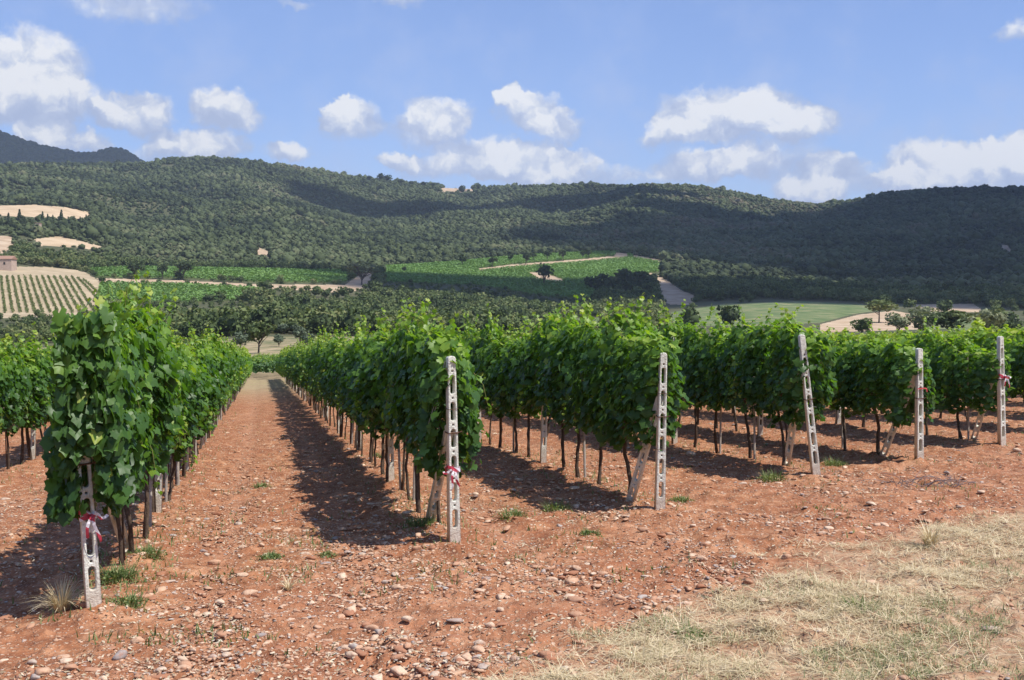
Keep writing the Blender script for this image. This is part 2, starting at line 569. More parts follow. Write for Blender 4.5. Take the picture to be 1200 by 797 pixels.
def m_simple(name, stops, scale=6.0, rough=.9, bump=.0, bdist=.01, spec=.2, detail=5, attr=None, amix=.5):
    m, t = material(name)
    tc = t.n('ShaderNodeTexCoord'); P = tc.outputs['Object']
    n1 = t.noise(P, scale, detail, .65)
    col = t.ramp(n1, stops)
    ins = {'Base Color': col, 'Roughness': rough, 'Specular IOR Level': spec}
    if bump:
        b = t.n('ShaderNodeBump', ins={'Strength': bump, 'Distance': bdist, 'Height': t.noise(P, scale * 2.5, 6, .7)})
        ins['Normal'] = b.outputs[0]
    p = t.n('ShaderNodeBsdfPrincipled', ins=ins)
    finish(t, p.outputs[0])
    return m


def m_tone(name, stops, transl=0.0, rough=.75, spec=.2, tcol=None, ns=None, namt=.0):
    """colour from the per-leaf 'tone' attribute, optional translucency"""
    m, t = material(name)
    a = t.n('ShaderNodeAttribute', attribute_name='tone').outputs['Fac']
    if ns:
        P = t.n('ShaderNodeTexCoord').outputs['Object']
        a = t.math('ADD', a, t.math('MULTIPLY', t.math('SUBTRACT', t.noise(P, ns, 5, .65), .5), namt))
    col = t.ramp(a, stops)
    p = t.n('ShaderNodeBsdfPrincipled', ins={'Base Color': col, 'Roughness': rough, 'Specular IOR Level': spec})
    sh = p.outputs[0]
    if transl:
        tcn = t.mix(1.0, col, tcol or (1.5, 1.6, .6, 1), 'MULTIPLY')
        tr = t.n('ShaderNodeBsdfTranslucent', ins={'Color': tcn})
        mx = t.n('ShaderNodeMixShader', ins={0: transl, 1: sh, 2: tr.outputs[0]})
        sh = mx.outputs[0]
    finish(t, sh)
    return m


def m_vineleaf():
    m, t = material('vine_leaf')
    a = t.n('ShaderNodeAttribute', attribute_name='tone').outputs['Fac']
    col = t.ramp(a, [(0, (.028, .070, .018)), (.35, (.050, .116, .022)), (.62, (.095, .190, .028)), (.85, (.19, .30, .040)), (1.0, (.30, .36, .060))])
    geo = t.n('ShaderNodeNewGeometry')
    under = t.mix(.45, col, (.13, .20, .12, 1))
    col2 = t.mix(geo.outputs['Backfacing'], col, under)
    p = t.n('ShaderNodeBsdfPrincipled', ins={'Base Color': col2, 'Roughness': .45, 'Specular IOR Level': .34})
    tcn = t.mix(1.0, col, (2.1, 2.3, .55, 1), 'MULTIPLY')
    tr = t.n('ShaderNodeBsdfTranslucent', ins={'Color': tcn})
    mx = t.n('ShaderNodeMixShader', ins={0: .34, 1: p.outputs[0], 2: tr.outputs[0]})
    finish(t, mx.outputs[0])
    return m


def m_concrete():
    m, t = material('cast_concrete')
    P = t.n('ShaderNodeTexCoord').outputs['Object']
    n1 = t.noise(P, 9, 6, .7)
    n2 = t.noise(P, 80, 4, .6)
    col = t.ramp(n1, [(.25, (.38, .36, .29)), (.45, (.62, .61, .52)), (.7, (.74, .73, .64))])
    col = t.mix(t.maprange(n2, .56, .68, 0, .5), col, (.20, .18, .15, 1))
    z = t.n('ShaderNodeSeparateXYZ', ins={0: P}).outputs[2]
    dust = t.maprange(t.math('ADD', z, t.math('MULTIPLY', n1, .28)), .42, .08, 0, .6)
    col = t.mix(dust, col, (.42, .27, .18, 1))
    lich = t.maprange(t.noise(P, 5.3, 6, .75), .56, .66, 0, .55)
    col = t.mix(lich, col, (.26, .25, .20, 1))
    st = t.n('ShaderNodeVectorMath', operation='MULTIPLY', ins={0: P, 1: (38, 38, 2.2)}).outputs[0]
    col = t.mix(t.maprange(t.noise(st, 1.0, 4, .6), .55, .75, 0, .5), col, (.27, .20, .14, 1))
    b = t.n('ShaderNodeBump', ins={'Strength': .9, 'Distance': .007, 'Height': t.math('ADD', n2, t.math('MULTIPLY', t.noise(P, 26, 4, .6), 1.5))})
    p = t.n('ShaderNodeBsdfPrincipled', ins={'Base Color': col, 'Roughness': .88, 'Normal': b.outputs[0], 'Specular IOR Level': .2})
    finish(t, p.outputs[0])
    return m


def m_stone():
    m, t = material('field_stone')
    P = t.n('ShaderNodeTexCoord').outputs['Object']
    a = t.n('ShaderNodeAttribute', attribute_name='tone').outputs['Fac']
    col = t.ramp(a, [(0, (.27, .11, .058)), (.35, (.36, .175, .10)), (.6, (.52, .33, .21)), (.85, (.64, .50, .36)), (.93, (.30, .27, .25)), (1, (.72, .66, .55))])
    n = t.noise(P, 30, 5, .7)
    col = t.mix(t.maprange(n, .42, .66, 0, .55), col, (.34, .145, .08, 1))
    b = t.n('ShaderNodeBump', ins={'Strength': .6, 'Distance': .01, 'Height': n})
    p = t.n('ShaderNodeBsdfPrincipled', ins={'Base Color': col, 'Roughness': .9, 'Normal': b.outputs[0], 'Specular IOR Level': .2})
    finish(t, p.outputs[0])
    return m


SOIL = m_soil()
LEAF = m_vineleaf()
CONC = m_concrete()
STONE = m_stone()
BARK = m_simple('vine_bark', [(.3, (.045, .030, .022)), (.6, (.12, .085, .06)), (.8, (.21, .165, .125))], 22, .95, .9, .012)
STAKE = m_simple('weathered_stake', [(.3, (.22, .18, .14)), (.7, (.50, .46, .40))], 14, .85, .4, .004)
RUST = m_simple('rusty_steel', [(.3, (.06, .03, .02)), (.7, (.16, .09, .06))], 60, .7, .3, .002)
WIREM = m_simple('galvanised_wire', [(.3, (.22, .22, .22)), (.7, (.40, .40, .39))], 30, .5)
CANE = m_simple('green_cane', [(.3, (.10, .12, .03)), (.7, (.24, .22, .07))], 20, .7)
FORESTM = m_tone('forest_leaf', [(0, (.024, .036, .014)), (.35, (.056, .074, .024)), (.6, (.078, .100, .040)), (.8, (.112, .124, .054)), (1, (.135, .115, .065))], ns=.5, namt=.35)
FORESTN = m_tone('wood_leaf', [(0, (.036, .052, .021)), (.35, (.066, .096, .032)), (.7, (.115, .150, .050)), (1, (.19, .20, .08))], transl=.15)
OLIVEM = m_tone('olive_leaf', [(0, (.06, .085, .05)), (.5, (.11, .14, .085)), (1, (.18, .21, .13))], transl=.1)
GRAYM = m_tone('grey_leaf', [(0, (.13, .15, .08)), (.5, (.20, .22, .12)), (1, (.30, .31, .18))], transl=.15)
VINEFAR = m_tone('far_vine_leaf', [(0, (.095, .175, .050)), (.5, (.155, .265, .072)), (1, (.23, .35, .10))], transl=.2)
STRAWM = m_tone('grass_blade', [(0, (.10, .14, .05)), (.22, (.19, .23, .10)), (.34, (.38, .34, .17)), (.6, (.56, .45, .27)), (1, (.74, .63, .42))], transl=.15, tcol=(1.1, 1.1, .8, 1))
WEEDM = m_tone('weed_leaf', [(0, (.075, .115, .040)), (.5, (.13, .19, .065)), (1, (.34, .33, .16))], transl=.25)
LITTERM = m_tone('dry_litter', [(0, (.22, .15, .09)), (.5, (.42, .33, .21)), (1, (.60, .52, .38))])
TWIGM = m_simple('dead_twig', [(.3, (.12, .09, .09)), (.7, (.27, .22, .21))], 30, .9)
BARKFAR = m_simple('tree_bark', [(.3, (.05, .04, .03)), (.7, (.13, .10, .08))], 3, .95)
MEADOW = m_simple('meadow_ground', [(.36, (.10, .12, .05)), (.5, (.24, .20, .105)), (.64, (.42, .32, .20))], .16, 1, detail=9)
FLOORM = m_simple('forest_floor', [(.35, (.055, .066, .028)), (.65, (.11, .105, .055))], .03, 1, detail=8)
WHEAT = m_simple('stubble_field', [(.3, (.36, .26, .15)), (.5, (.47, .35, .22)), (.7, (.55, .43, .28))], .05, 1, detail=9)
BARE = m_simple('dry_slope_soil', [(.3, (.28, .22, .13)), (.5, (.38, .30, .19)), (.7, (.46, .37, .24))], .09, 1, detail=9)
TRACK = m_simple('sandy_track', [(.3, (.30, .20, .125)), (.5, (.42, .31, .20)), (.7, (.53, .42, .29))], .12, 1, detail=8)
GREENF = m_simple('vineyard_ground', [(.3, (.075, .10, .035)), (.6, (.13, .15, .055)), (.75, (.22, .19, .09))], .08, 1, detail=8)
DRYG = m_simple('dry_pasture', [(.36, (.075, .12, .04)), (.5, (.13, .17, .065)), (.66, (.26, .23, .12))], .14, 1, detail=9)

# ------------------------------------------------------------------ fields of the far side, outlined as land plots
FIELDS = [
    # name, material, polygon, woods allowed
    ('stubble_field', WHEAT, [(-90, 243), (0, 241), (40, 240), (78, 243), (105, 249), (107, 256), (92, 259), (60, 255), (0, 253), (-90, 252)]),
    ('stubble_field', WHEAT, [(40, 280), (70, 277), (96, 283), (122, 290), (120, 295), (95, 290), (45, 288)]),
    ('dirt_yard', TRACK, [(-60, 274), (13, 277), (16, 288), (4, 297), (-60, 300)]),
    ('green_vineyard_field', GREENF, [(104, 316), (150, 314), (220, 315), (400, 318), (412, 324), (404, 332), (300, 331), (220, 327), (112, 325)]),
    ('sandy_track', TRACK, [(113, 326), (220, 329), (300, 333), (404, 334), (424, 320), (440, 320), (438, 332), (412, 343), (392, 343), (300, 337), (220, 333), (118, 331)]),
    ('green_vineyard_field', GREENF, [(118, 333), (215, 334), (300, 339), (318, 343), (290, 352), (200, 356), (112, 352)]),
    ('bare_vineyard_slope', BARE, [(-90, 311), (60, 313), (98, 318), (118, 330), (116, 345), (106, 371), (-90, 374)]),
    ('bare_soil_patch', TRACK, [(616, 319), (640, 320), (662, 329), (655, 332), (630, 327)]),
    ('sandy_track', TRACK, [(560, 315), (600, 310), (680, 304), (720, 300), (722, 296), (735, 297), (736, 302), (690, 307), (610, 313), (562, 318)]),
    ('sandy_track', TRACK, [(742, 299), (782, 306), (780, 309), (742, 302)]),
    ('sandy_track', TRACK, [(760, 319), (776, 324), (798, 340), (816, 347), (812, 357), (786, 357), (772, 352), (776, 341)]),
    ('green_vineyard_field', GREENF, [(448, 313), (480, 311), (540, 307), (600, 301), (680, 296), (722, 295), (742, 299), (778, 308), (772, 319), (745, 324), (700, 330), (696, 352), (640, 348), (560, 335), (448, 331)]),
    ('quarry_scar', TRACK, [(297, 287), (303, 290), (318, 296), (322, 301), (312, 302), (300, 297)]),
    ('quarry_scar', TRACK, [(374, 264), (380, 266), (379, 271), (374, 269)]),
    ('pale_ridge_clearing', TRACK, [(512, 221), (530, 219), (552, 220), (556, 224), (530, 225), (512, 224)]),
    ('pasture', DRYG, [(786, 366), (850, 356), (940, 353), (1010, 357), (1042, 362), (1000, 368), (962, 378), (900, 382), (786, 382)]),
    ('sandy_track', TRACK, [(962, 380), (1005, 369), (1046, 364), (1070, 368), (1084, 377), (1078, 386), (962, 390)]),
    ('sandy_track', TRACK, [(1064, 357), (1140, 356), (1150, 362), (1146, 366), (1092, 365)]),
    ('pasture', DRYG, [(1090, 368), (1148, 369), (1160, 378), (1155, 388), (1088, 385)]),
    ('green_meadow', DRYG, [(540, 379), (620, 376), (706, 372), (706, 388), (540, 390)]),
    ('scar', TRACK, [(1170, 286), (1184, 288), (1190, 296), (1176, 294)]),
]


def field_index(u, v):
    idx = np.full(np.shape(u), -1)
    for i in range(len(FIELDS) - 1, -1, -1):
        idx[in_poly(u, v, FIELDS[i][2])] = i
    return idx


# one sheet, in rings round the viewer so that detail is even; fine where it is seen
ang = np.concatenate([np.radians(np.arange(-180, -31, 4.0)), np.radians(np.arange(-30, 30.01, .075)), np.radians(np.arange(34, 180, 4.0))])
NA = len(ang)


def ring_sheet(radii):
    A, Rr = np.meshgrid(ang, radii)
    X, Y = Rr * np.sin(A), Rr * np.cos(A)
    i, j = np.meshgrid(np.arange(len(radii) - 1), np.arange(NA), indexing='ij')
    j2 = (j + 1) % NA
    F = np.stack([i * NA + j, (i + 1) * NA + j, (i + 1) * NA + j2, i * NA + j2], -1).reshape(-1, 4)[:, ::-1]
    return X.ravel(), Y.ravel(), F


RJ = 150.0
rad1 = np.concatenate([[.05, .8, 1.6, 2.4], np.exp(np.linspace(math.log(3.0), math.log(RJ), 620))])
GX, GY, GF = ring_sheet(rad1)
GZ = HZ(GX, GY)
gr = np.hypot(GX, GY)
near = gr < 40
GZ[near] += (fbm(GX[near] * 9, GY[near] * 9, 60, 3) * .03 + np.maximum(fbm(GX[near] * 6, GY[near] * 6, 66, 3) - .06, 0) * .16 + fbm(GX[near] * 26, GY[near] * 26, 61, 2) * .014) * np.clip((40 - gr[near]) / 20, 0, 1)
GRASSPOLY = [(480, 835), (575, 795), (690, 754), (790, 716), (880, 682), (915, 652), (1000, 638), (1100, 612), (1210, 592), (1700, 500), (3000, 700), (3000, 1600), (520, 1600)]
gu, gv = to_px(GX, GY, GZ)
gw = [at(u, v, 1.2) for u, v in GRASSPOLY[:9]]
GWP = [(p.x, p.y) for p in gw] + [(30, 34), (60, 34), (60, -40), (-8, -40), (-2.2, 0), (gw[0].x - .2, gw[0].y - .8)]
# soft mask: distance to the edge by blurred sampling
dry = np.zeros(len(GX))
sel = gr < 60
for dx, dy in ((0, 0), (.35, 0), (-.35, 0), (0, .35), (0, -.35), (.6, .6), (-.6, -.6), (.6, -.6), (-.6, .6)):
    dry[sel] += in_poly(GX[sel] + dx + .5 * fbm(GX[sel] * 1.1, GY[sel] * 1.1, 71), GY[sel] + dy, GWP) / 9.0
far_a = np.clip((gr - 40) / 25, 0, 1)
goff = GX * RPERP[0] + GY * RPERP[1]
_ro = sorted(ROWS[k][0] for k in ROWS)
rut = np.zeros(len(GX))
for o1, o2 in zip(_ro[:-1], _ro[1:]):
    c_ = (o1 + o2) / 2
    for q in (-.55, .55):
        rut = np.maximum(rut, np.exp(-((goff + .12 * fbm(GX * .3, GY * .3, 15) - c_ - q) / .17) ** 2))
rut *= np.clip(.75 + 2 * fbm(GX * .5, GY * .5, 16, 3), 0, 1) * np.clip((GY - 4) / 3, .25, 1)
GZ -= rut * .03 * (gr < 90)
# open ground in front of the rows is trodden pale
front = np.clip((9.5 + .55 * GX - GY) / 5, 0, 1) * (gr < 60)
rut = np.clip(np.maximum(rut * .8, front * (.22 + 2.0 * fbm(GX * .7, GY * .7, 17, 4))), 0, 1)
gme = mesh('ground', np.stack([GX, GY, GZ], 1), GF, SOIL, {'dry': dry * .95, 'far': far_a, 'rut': rut}, smooth=True)
tag(link('ground', gme), kind='structure')

rad2 = np.concatenate([np.exp(np.linspace(math.log(RJ), math.log(1300), 330)), np.exp(np.linspace(math.log(1300), math.log(9000), 130))[1:]])
HX, HY, HF = ring_sheet(rad2)
HZv = H0(HX, HY)
fc = HF.mean(1)
cx, cy, cz = HX[HF].mean(1), HY[HF].mean(1), HZv[HF].mean(1)
cu, cv = to_px(cx, cy, cz)
cd = np.hypot(cx, cy)
fidx = field_index(cu, cv)
fidx[(cy < 50) | (cd > 1.02 * ridge_dist(cx, cy)) | (np.abs(cx / np.maximum(cy, 1)) > .6)] = -1
HV = np.stack([HX, HY, HZv], 1)


def sub(name, mask, mats, fm=None):
    f = HF[mask]
    used, inv = np.unique(f, return_inverse=True)
    me = mesh(name, HV[used], inv.reshape(f.shape), mats, smooth=True, face_mats=fm)
    return tag(link(name, me), kind='structure')


meadow_edge = 245 + 60 * fbm(cx / 60, cy / 60, 9)
base = fidx < 0
sub('hills', base, [MEADOW, FLOORM], (cd[base] > meadow_edge[base]).astype(int))
for i, (n_, m_, poly) in enumerate(FIELDS):
    if (fidx == i).sum() > 3:
        sub(n_, fidx == i, [m_])

# valley path and lane beyond the rows are part of the ground sheet
def drape(name, poly, mat, lift=.05, step=1.0):
    """a sheet over the ground inside a world polygon"""
    xs = [p[0] for p in poly]; ys = [p[1] for p in poly]
    gx = np.arange(min(xs), max(xs) + step, step); gy = np.arange(min(ys), max(ys) + step, step)
    X, Y = np.meshgrid(gx, gy)
    i, j = np.meshgrid(np.arange(len(gy) - 1), np.arange(len(gx) - 1), indexing='ij')
    n = len(gx)
    F = np.stack([i * n + j, i * n + j + 1, (i + 1) * n + j + 1, (i + 1) * n + j], -1).reshape(-1, 4)
    X = X.ravel(); Y = Y.ravel()
    k = in_poly(X[F].mean(1), Y[F].mean(1), poly)
    F = F[k]
    used, inv = np.unique(F, return_inverse=True)
    V = np.stack([X, Y, HZ(X, Y) + lift], 1)[used]
    return tag(link(name, mesh(name, V, inv.reshape(F.shape), mat, smooth=True)), kind='structure')


# ------------------------------------------------------------------ woods
def ico(sub_=1):
    import bmesh
    bm = bmesh.new()
    bmesh.ops.create_icosphere(bm, subdivisions=sub_, radius=1)
    v = np.array([p.co[:] for p in bm.verts]); f = np.array([[q.index for q in fc_.verts] for fc_ in bm.faces])
    bm.free()
    return v, f


ICO1 = ico(1); ICO2 = ico(2)


def place(tv, tf, pos, scl, rot, name=None):
    """replicate a template; pos (N,3), scl (N,3), rot (N,)"""
    c, s = np.cos(rot)[:, None], np.sin(rot)[:, None]
    x = tv[None, :, 0] * scl[:, 0:1]; y = tv[None, :, 1] * scl[:, 1:2]; z = tv[None, :, 2] * scl[:, 2:3]
    V = np.stack([x * c - y * s + pos[:, 0:1], x * s + y * c + pos[:, 1:2], z + pos[:, 2:3]], -1)
    F = tf[None] + (np.arange(len(pos)) * len(tv))[:, None, None]
    return V.reshape(-1, 3), F.reshape(-1, tf.shape[1])


def cards(cen, nrm, size, rg, aspect=1.0):
    """small irregular leaf-clump triangles/quads at centres, facing nrm"""
    n = len(cen)
    t = np.cross(nrm, rg.normal(size=(n, 3)))
    t /= np.linalg.norm(t, axis=1, keepdims=True) + 1e-9
    b = np.cross(nrm, t)
    s = size[:, None]
    j = rg.uniform(.6, 1.25, size=(n, 4, 1))
    p = np.stack([cen + t * s * j[:, 0], cen + b * s * aspect * j[:, 1], cen - t * s * j[:, 2], cen - b * s * aspect * j[:, 3]], 1)
    V = p.reshape(-1, 3)
    F = np.arange(n * 4).reshape(n, 4)
    return V, F


def crown_cards(rg, nl, size, lobes=7, flat=.75, core=True):
    """unit-radius crown: lobed shell of leaf clumps. returns V,F,tone"""
    L = rg.normal(size=(lobes, 3)); L /= np.linalg.norm(L, axis=1, keepdims=True)
    L *= rg.uniform(.25, .62, (lobes, 1)); L[:, 2] *= flat
    rad = rg.uniform(.32, .55, lobes)
    k = rg.integers(0, lobes, nl)
    d = rg.normal(size=(nl, 3)); d[:, 2] += .25; d /= np.linalg.norm(d, axis=1, keepdims=True)
    rr = rad[k] * rg.uniform(.72, 1.12, nl)
    c = L[k] + d * rr[:, None] * np.array([1, 1, flat])
    nr = d + rg.normal(size=(nl, 3)) * .55; nr /= np.linalg.norm(nr, axis=1, keepdims=True)
    V, F = cards(c, nr, rg.uniform(.6, 1.3, nl) * size, rg)
    tone = np.repeat(rg.uniform(-.28, .28, nl) + (rg.uniform(-.18, .18, lobes))[k], 4)
    return V, F, tone


# far canopy: rounded bumpy crowns, close packed
def scatter(dmin, dmax, spacing, seed):
    """jittered grid in log-polar cells so that spacing is in metres"""
    rg = np.random.default_rng(seed)
    pts = []
    r = dmin
    while r < dmax:
        s = spacing(r)
        n = int(r * 1.10 / s)
        a = (np.arange(n) + rg.uniform(-.5, .5, n)) / n * 1.10 - .55
        rr = r + rg.uniform(-.5, .5, n) * s
        pts.append(np.stack([rr * np.sin(a), rr * np.cos(a)], 1))
        r += s * .86
    return np.concatenate(pts)


def wood_ok(x, y, z):
    u, v = to_px(x, y, z)
    ok = field_index(u, v) < 0
    r = np.hypot(x, y)
    return ok & (r < ridge_dist(x, y) * 1.04), u, v


P = scatter(740, 2350, lambda r: 4.2 + r * .0014, 3)
pz = H0(P[:, 0], P[:, 1])
ok, uu, vv = wood_ok(P[:, 0], P[:, 1], pz)
ok &= (uu > -60) & (uu < 1260)
P = P[ok]; pz = pz[ok]; uu = uu[ok]; vv = vv[ok]
n = len(P)
rr = (2.2 + np.hypot(P[:, 0], P[:, 1]) * .00085) * rng.uniform(.55, 1.5, n)
hh = rr * rng.uniform(.6, 1.2, n)
f3 = field_index(*to_px(P[:, 0], P[:, 1], pz + hh * 1.3)) >= 0
k3 = (~f3 | (rng.uniform(0, 1, n) < .12)) & (fbm(P[:, 0] / 22, P[:, 1] / 22, 87, 3) > -.24)
big = rng.uniform(0, 1, n) < .07
rr[big] *= 1.5; hh[big] *= 1.45
small = fbm(P[:, 0] / 70, P[:, 1] / 70, 88, 3) < -.10
rr[small] *= .7; hh[small] *= .55
P, pz, uu, vv, rr, hh = P[k3], pz[k3], uu[k3], vv[k3], rr[k3], hh[k3]; n = len(P)
print('far crowns', n)
tonef = .40 + 1.5 * fbm(P[:, 0] / 120, P[:, 1] / 120, 81, 4) + rng.uniform(-.26, .26, n)
# lighter scrub glade on the mid slope
gl = np.exp(-(((uu - 680) / 70) ** 2 + ((vv - 262) / 7) ** 2)) + np.exp(-(((uu - 800) / 45) ** 2 + ((vv - 245) / 25) ** 2)) * .6
hh *= 1 - .45 * np.clip(gl, 0, 1)
tonef += .45 * gl
Vs, Fs, Ts, cnt = [], [], [], 0
cardV, cardT = [], []
for k in range(6):
    rg = np.random.default_rng(640 + k)
    tv, tf, tt = crown_cards(rg, 84, .21, 7, .8)
    tf = np.concatenate([tf[:, [0, 1, 2]], tf[:, [0, 2, 3]]])
    cv_, cf_ = ICO1[0] * .74, ICO1[1]
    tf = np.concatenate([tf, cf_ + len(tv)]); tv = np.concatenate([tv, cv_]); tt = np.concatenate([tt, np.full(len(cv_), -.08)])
    m_ = (np.arange(n) % 6) == k
    pos = np.stack([P[m_, 0], P[m_, 1], pz[m_] + hh[m_] * .6], 1)
    V, F = place(tv, tf, pos, np.stack([rr[m_] * 1.12, rr[m_] * 1.12, hh[m_] * 1.1], 1), rng.uniform(0, 6.28, m_.sum()))
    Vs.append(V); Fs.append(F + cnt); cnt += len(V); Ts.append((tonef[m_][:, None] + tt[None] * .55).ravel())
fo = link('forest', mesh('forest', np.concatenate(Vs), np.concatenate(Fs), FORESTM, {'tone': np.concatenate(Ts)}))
tag(fo, 'dense evergreen woodland covering the hillsides beyond the valley', 'woodland', kind='stuff')

# the farther dark ridge
P = scatter(3150, 4150, lambda r: 12.0, 5)
pz = H0(P[:, 0], P[:, 1]); uu, vv = to_px(P[:, 0], P[:, 1], pz)
k_ = (uu > -60) & (uu < 230) & (P[:, 1] < 3480)
P = P[k_]; pz = pz[k_]; n = len(P)
rr = rng.uniform(7, 12, n)
V, F = place(ICO2[0], ICO2[1], np.stack([P[:, 0], P[:, 1], pz + 3], 1), np.stack([rr, rr, rr * rng.uniform(.7, 1.5, n)], 1), rng.uniform(0, 6, n))
tag(link('distant_forest', mesh('distant_forest', V, F, FORESTM, {'tone': np.repeat(rng.uniform(0, .4, n), len(ICO2[0]))})),
    'dark wooded ridge farthest away at the upper left', 'woodland', kind='stuff')

# nearer woods: crowns of leaf clumps
P = scatter(250, 750, lambda r: 3.9 + r * .002, 13)
pz = H0(P[:, 0], P[:, 1])
ok, uu, vv = wood_ok(P[:, 0], P[:, 1], pz)
r_ = np.hypot(P[:, 0], P[:, 1])
ok &= (uu > -60) & (uu < 1260) & (r_ > 262 + 70 * fbm(P[:, 0] / 60, P[:, 1] / 60, 9))
# keep the fronts of the fields clear of tall crowns
u2, v2 = to_px(P[:, 0], P[:, 1], pz + 4.0)
fi = field_index(u2, v2)
open_ = (fi >= 0)
right_open = (uu > 780) & (r_ < 590)
ok &= ~(open_ & (rng.uniform(0, 1, len(P)) < .55)) & ~(right_open & (rng.uniform(0, 1, len(P)) < .97))
P = P[ok]; pz = pz[ok]; uu = uu[ok]; vv = vv[ok]; n = len(P)
print('near crowns', n)
rr = rng.uniform(1.5, 4.6, n)
fi2 = field_index(*to_px(P[:, 0], P[:, 1], pz + 7.0)) >= 0
rr[fi2] *= .5
hh = rr * rng.uniform(.7, 1.1, n)
ton = .55 + .9 * fbm(P[:, 0] / 50, P[:, 1] / 50, 83, 4) + rng.uniform(-.28, .28, n)
lt = (uu > 620) & (uu < 800) & (vv > 372)
ton[lt] += .35; rr[lt] *= .7; hh[lt] *= .7
Vs, Fs, Ts = [], [], []
cnt = 0
for k in range(6):
    rg = np.random.default_rng(200 + k)
    tv, tf, tt = crown_cards(rg, 230, .135, 8, .8)
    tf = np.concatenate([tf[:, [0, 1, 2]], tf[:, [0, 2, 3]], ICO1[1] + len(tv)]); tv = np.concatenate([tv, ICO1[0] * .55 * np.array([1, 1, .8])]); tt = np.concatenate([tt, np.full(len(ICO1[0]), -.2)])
    m_ = (np.arange(n) % 6) == k
    pos = np.stack([P[m_, 0], P[m_, 1], pz[m_] + hh[m_] * .75], 1)
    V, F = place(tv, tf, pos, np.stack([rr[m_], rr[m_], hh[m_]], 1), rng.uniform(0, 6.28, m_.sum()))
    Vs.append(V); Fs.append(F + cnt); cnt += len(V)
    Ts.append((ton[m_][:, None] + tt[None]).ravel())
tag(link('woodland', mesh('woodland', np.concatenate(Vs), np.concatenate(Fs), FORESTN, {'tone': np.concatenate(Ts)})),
    'dense green wood filling the valley floor behind the vines', 'woodland', kind='stuff')

# rows of distant vines inside the green fields (no one could count them)
Vs, Ts = [], []
rg = np.random.default_rng(55)
for fi_, (ang_, sp) in {3: (1.2, 2.6), 5: (1.2, 2.8), 11: (.55, 2.6)}.items():
    poly = FIELDS[fi_][2]
    wp = [at(u, v) for u, v in poly]
    x0, x1 = min(p.x for p in wp), max(p.x for p in wp); y0, y1 = min(p.y for p in wp), max(p.y for p in wp)
    dd = np.array([math.cos(ang_), math.sin(ang_)]); pp = np.array([-dd[1], dd[0]])
    L = math.hypot(x1 - x0, y1 - y0) / 2; c0 = np.array([(x0 + x1) / 2, (y0 + y1) / 2])
    a_, b_ = np.meshgrid(np.arange(-L, L, .9), np.arange(-L, L, sp))
    a_ = a_.ravel() + rg.uniform(-.3, .3, a_.size); b_ = b_.ravel() + rg.uniform(-.15, .15, b_.size)
    X = c0[0] + dd[0] * a_ + pp[0] * b_; Y = c0[1] + dd[1] * a_ + pp[1] * b_
    Z = H0(X, Y)
    u_, v_ = to_px(X, Y, Z)
    k_ = field_index(u_, v_) == fi_
    X, Y, Z = X[k_], Y[k_], Z[k_]
    for q in range(3):
        Vs.append(np.stack([X + rg.uniform(-.25, .25, len(X)), Y + rg.uniform(-.25, .25, len(X)), Z + rg.uniform(.5, 1.7, len(X))], 1))
        Ts.append(.45 + .5 * fbm(X / 40, Y / 40, 77) + rg.uniform(-.2, .2, len(X)))
cen = np.concatenate(Vs); to = np.concatenate(Ts)
nr = rg.normal(size=cen.shape); nr[:, 2] = np.abs(nr[:, 2]) + 1.3; nr /= np.linalg.norm(nr, axis=1, keepdims=True)
V, F = cards(cen, nr, rg.uniform(.5, .85, len(cen)), rg)
print('far vine clumps', len(cen))
tag(link('distant_vine_rows', mesh('distant_vine_rows', V, F, VINEFAR, {'tone': np.repeat(to, 4)})),
    'green rows of vines covering the fields on the far slope', 'vineyard', kind='stuff')

# the widely spaced rows on the pale slope at the left: each row a thing
for i in range(-5, 15):
    tx = 1 + i * 6.9
    p0, p1 = at(tx, 324.5 + max(0, tx - 85) * .28), at(tx * 1.27 + 5 if tx < 84 else tx * 1.12 + 14, 367 if tx < 84 else 352)
    L = (p1 - p0).length
    m_ = int(L / .28)
    tt = np.linspace(0, 1, m_)
    X = p0.x + (p1.x - p0.x) * tt; Y = p0.y + (p1.y - p0.y) * tt
    Z = H0(X, Y)
    cen = np.stack([X + rng.uniform(-.35, .35, m_), Y + rng.uniform(-.35, .35, m_), Z + rng.uniform(.15, 1.0, m_)], 1)
    cen = np.concatenate([cen, cen + rng.uniform(-.4, .4, cen.shape) * np.array([1, 1, .8])])
    cen[:, :] -= np.array([p0.x, p0.y, p0.z])
    nr = rng.normal(size=cen.shape); nr[:, 2] = np.abs(nr[:, 2]); nr /= np.linalg.norm(nr, axis=1, keepdims=True)
    V, F = cards(cen, nr, rng.uniform(.2, .36, len(cen)), rng)
    side = 'left' if i < 4 else 'right'
    o = link('vine_row', mesh('vine_row', V, F, FORESTN, {'tone': np.repeat(rng.uniform(.5, 1.0, len(cen)), 4)}), loc=p0)
    tag(o, 'dark narrow row of young vines on the pale bare slope at far left', 'vine row', 'vine rows striping the pale slope')

# ------------------------------------------------------------------ single trees and shrubs far off


